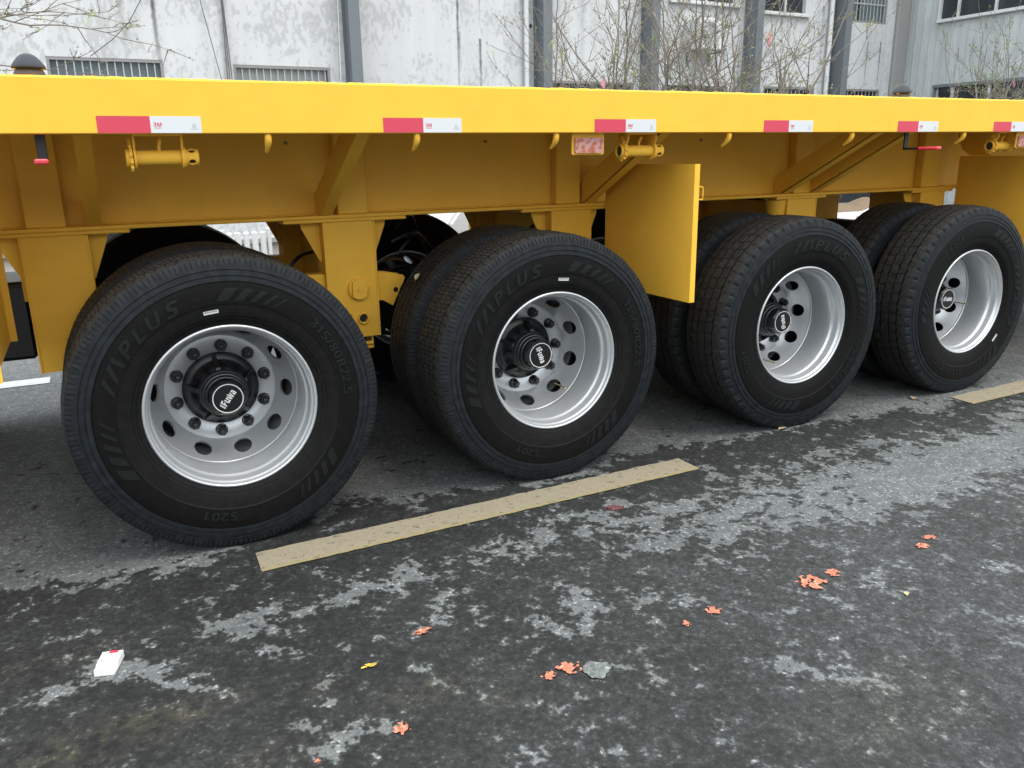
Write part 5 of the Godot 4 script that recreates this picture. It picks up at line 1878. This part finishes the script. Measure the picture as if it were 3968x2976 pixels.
	for j in 10:
		for i in 14:
			g.fquad(hp.call(i, j), hp.call(i + 1, j), hp.call(i + 1, j + 1), hp.call(i, j + 1), Vector3.UP)
	tag(obj("soil_heap", g, M.soil, self, Vector3(12.9, 0, -8.4)), "heap of brown soil on the pavement beyond the white platform", "soil heap")
	var lowb := shrub("small leafy bush seen under the trailer behind the white platform", Vector3(9.6, 0.1, -6.2), [[Vector3(0, 0, 0), Vector3(-0.3, 1, 0), 0.5, 0.010], [Vector3(0, 0, 0), Vector3(0.2, 1, 0.2), 0.5, 0.010], [Vector3(0.1, 0, 0), Vector3(0.5, 1, -0.2), 0.45, 0.010], [Vector3(-0.1, 0, 0), Vector3(-0.6, 0.9, 0.1), 0.45, 0.010]], 505, 0.0, 3.0)
	lowb.name = "leafy_bush"

func vehicle(called: String, label: String, category: String, at: Vector3, side: Array, glass: Array, width: float) -> void:
	var t := thing(called, label, category, at)
	var pl := PackedVector2Array()
	for p in side:
		pl.append(Vector2(p[0], p[1]))
	var g := Geo.new()
	g.prism(pl, Vector3.ZERO, Vector3(1, 0, 0), Vector3(0, 1, 0), width - 0.12)
	var ins := PackedVector2Array()
	var c := Vector2(0, 0.8)
	for p in pl:
		ins.append(c + (p - c) * Vector2(0.985, 0.95))
	g.prism(ins, Vector3.ZERO, Vector3(1, 0, 0), Vector3(0, 1, 0), width)
	obj("body", g, M.car_white, t)
	pl = PackedVector2Array()
	for p in glass:
		pl.append(Vector2(p[0], p[1]) * Vector2(0.93, 0.975) + Vector2(0.0, 0.02))
	for s in [-1.0, 1.0]:
		g = Geo.new()
		g.prism(pl, Vector3(0, -0.02, s * width / 2), Vector3(1, 0, 0), Vector3(0, 1, 0), 0.012)
		obj("side_window", g, M.car_glass, t)
	g = Geo.new()
	var a := Vector3(glass[0][0], glass[0][1], 0)
	var b := Vector3(glass[1][0], glass[1][1], 0)
	var d := (b - a).normalized()
	var nn := Vector3(-d.y, d.x, 0)
	g.box((a + b) / 2 + nn * 0.02, Vector3((b - a).length() * 0.9, 0.02, width * 0.8), 0.0, Basis(d, nn, Vector3(0, 0, 1)))
	obj("windscreen", g, M.car_glass, t)
	for sx in [side[0][0] * 0.63, side[side.size() - 1][0] * 0.63]:
		for sz in [-1.0, 1.0]:
			g = Geo.new()
			g.T = Transform3D(Basis(Vector3.UP, 0.0 if sz > 0 else PI), Vector3(sx, 0.31, sz * (width / 2 - 0.08)))
			g.lathe([Vector2(0.0, 0.06), Vector2(0.19, 0.07), Vector2(0.20, 0.10), Vector2(0.30, 0.10), Vector2(0.315, 0.08), Vector2(0.315, -0.10)], 28, true, 0.5)
			obj("wheel", g, M.tyre_black, t)
	for s in [-1.0, 1.0]:
		g = Geo.new()
		g.box(Vector3(side[1][0] + 0.04, 0.66, s * width * 0.36), Vector3(0.10, 0.12, 0.26), 0.02)
		obj("headlight", g, M.label_white, t)

func _ready() -> void:
	# camera
	var cam := Camera3D.new()
	cam.name = "camera"
	cam.fov = 50.528
	cam.far = 400.0
	cam.near = 0.05
	cam.transform = Transform3D(Basis(Vector3(0.88967576, -0.01526659, 0.45633756), Vector3(0.13636761, 0.96270925, -0.23365527), Vector3(-0.43575327, 0.27010709, 0.85858095)), Vector3(-0.368, 1.3744, 2.9058))
	add_child(cam)
	cam.current = true
	# overcast sky and a broad weak sun
	var sky_m := ProceduralSkyMaterial.new()
	sky_m.sky_top_color = lin(0.93, 0.97, 1.0)
	sky_m.sky_horizon_color = lin(0.14, 0.147, 0.153)
	sky_m.sky_curve = 0.6
	sky_m.ground_bottom_color = lin(0.08, 0.08, 0.08)
	sky_m.ground_horizon_color = lin(0.10, 0.10, 0.10)
	var sky := Sky.new()
	sky.sky_material = sky_m
	var env := Environment.new()
	env.background_mode = Environment.BG_SKY
	env.sky = sky
	env.background_energy_multiplier = 1.6
	env.ambient_light_source = Environment.AMBIENT_SOURCE_SKY
	env.tonemap_mode = Environment.TONE_MAPPER_LINEAR
	env.tonemap_exposure = 3.3
	env.sdfgi_enabled = true
	env.ssao_enabled = true
	env.ssil_enabled = true
	var we := WorldEnvironment.new()
	we.name = "world_environment"
	we.environment = env
	add_child(we)
	var sun := DirectionalLight3D.new()
	sun.name = "sun"
	sun.light_energy = 0.25
	sun.light_angular_distance = 25.0
	sun.light_color = Color(1.0, 0.98, 0.95)
	sun.shadow_enabled = true
	sun.rotation_degrees = Vector3(-62, 25, 0)
	add_child(sun)
	make_materials()
	build_ground()
	build_factory()
	build_clad_building()
	build_trailer()
	build_plants()
	build_small()
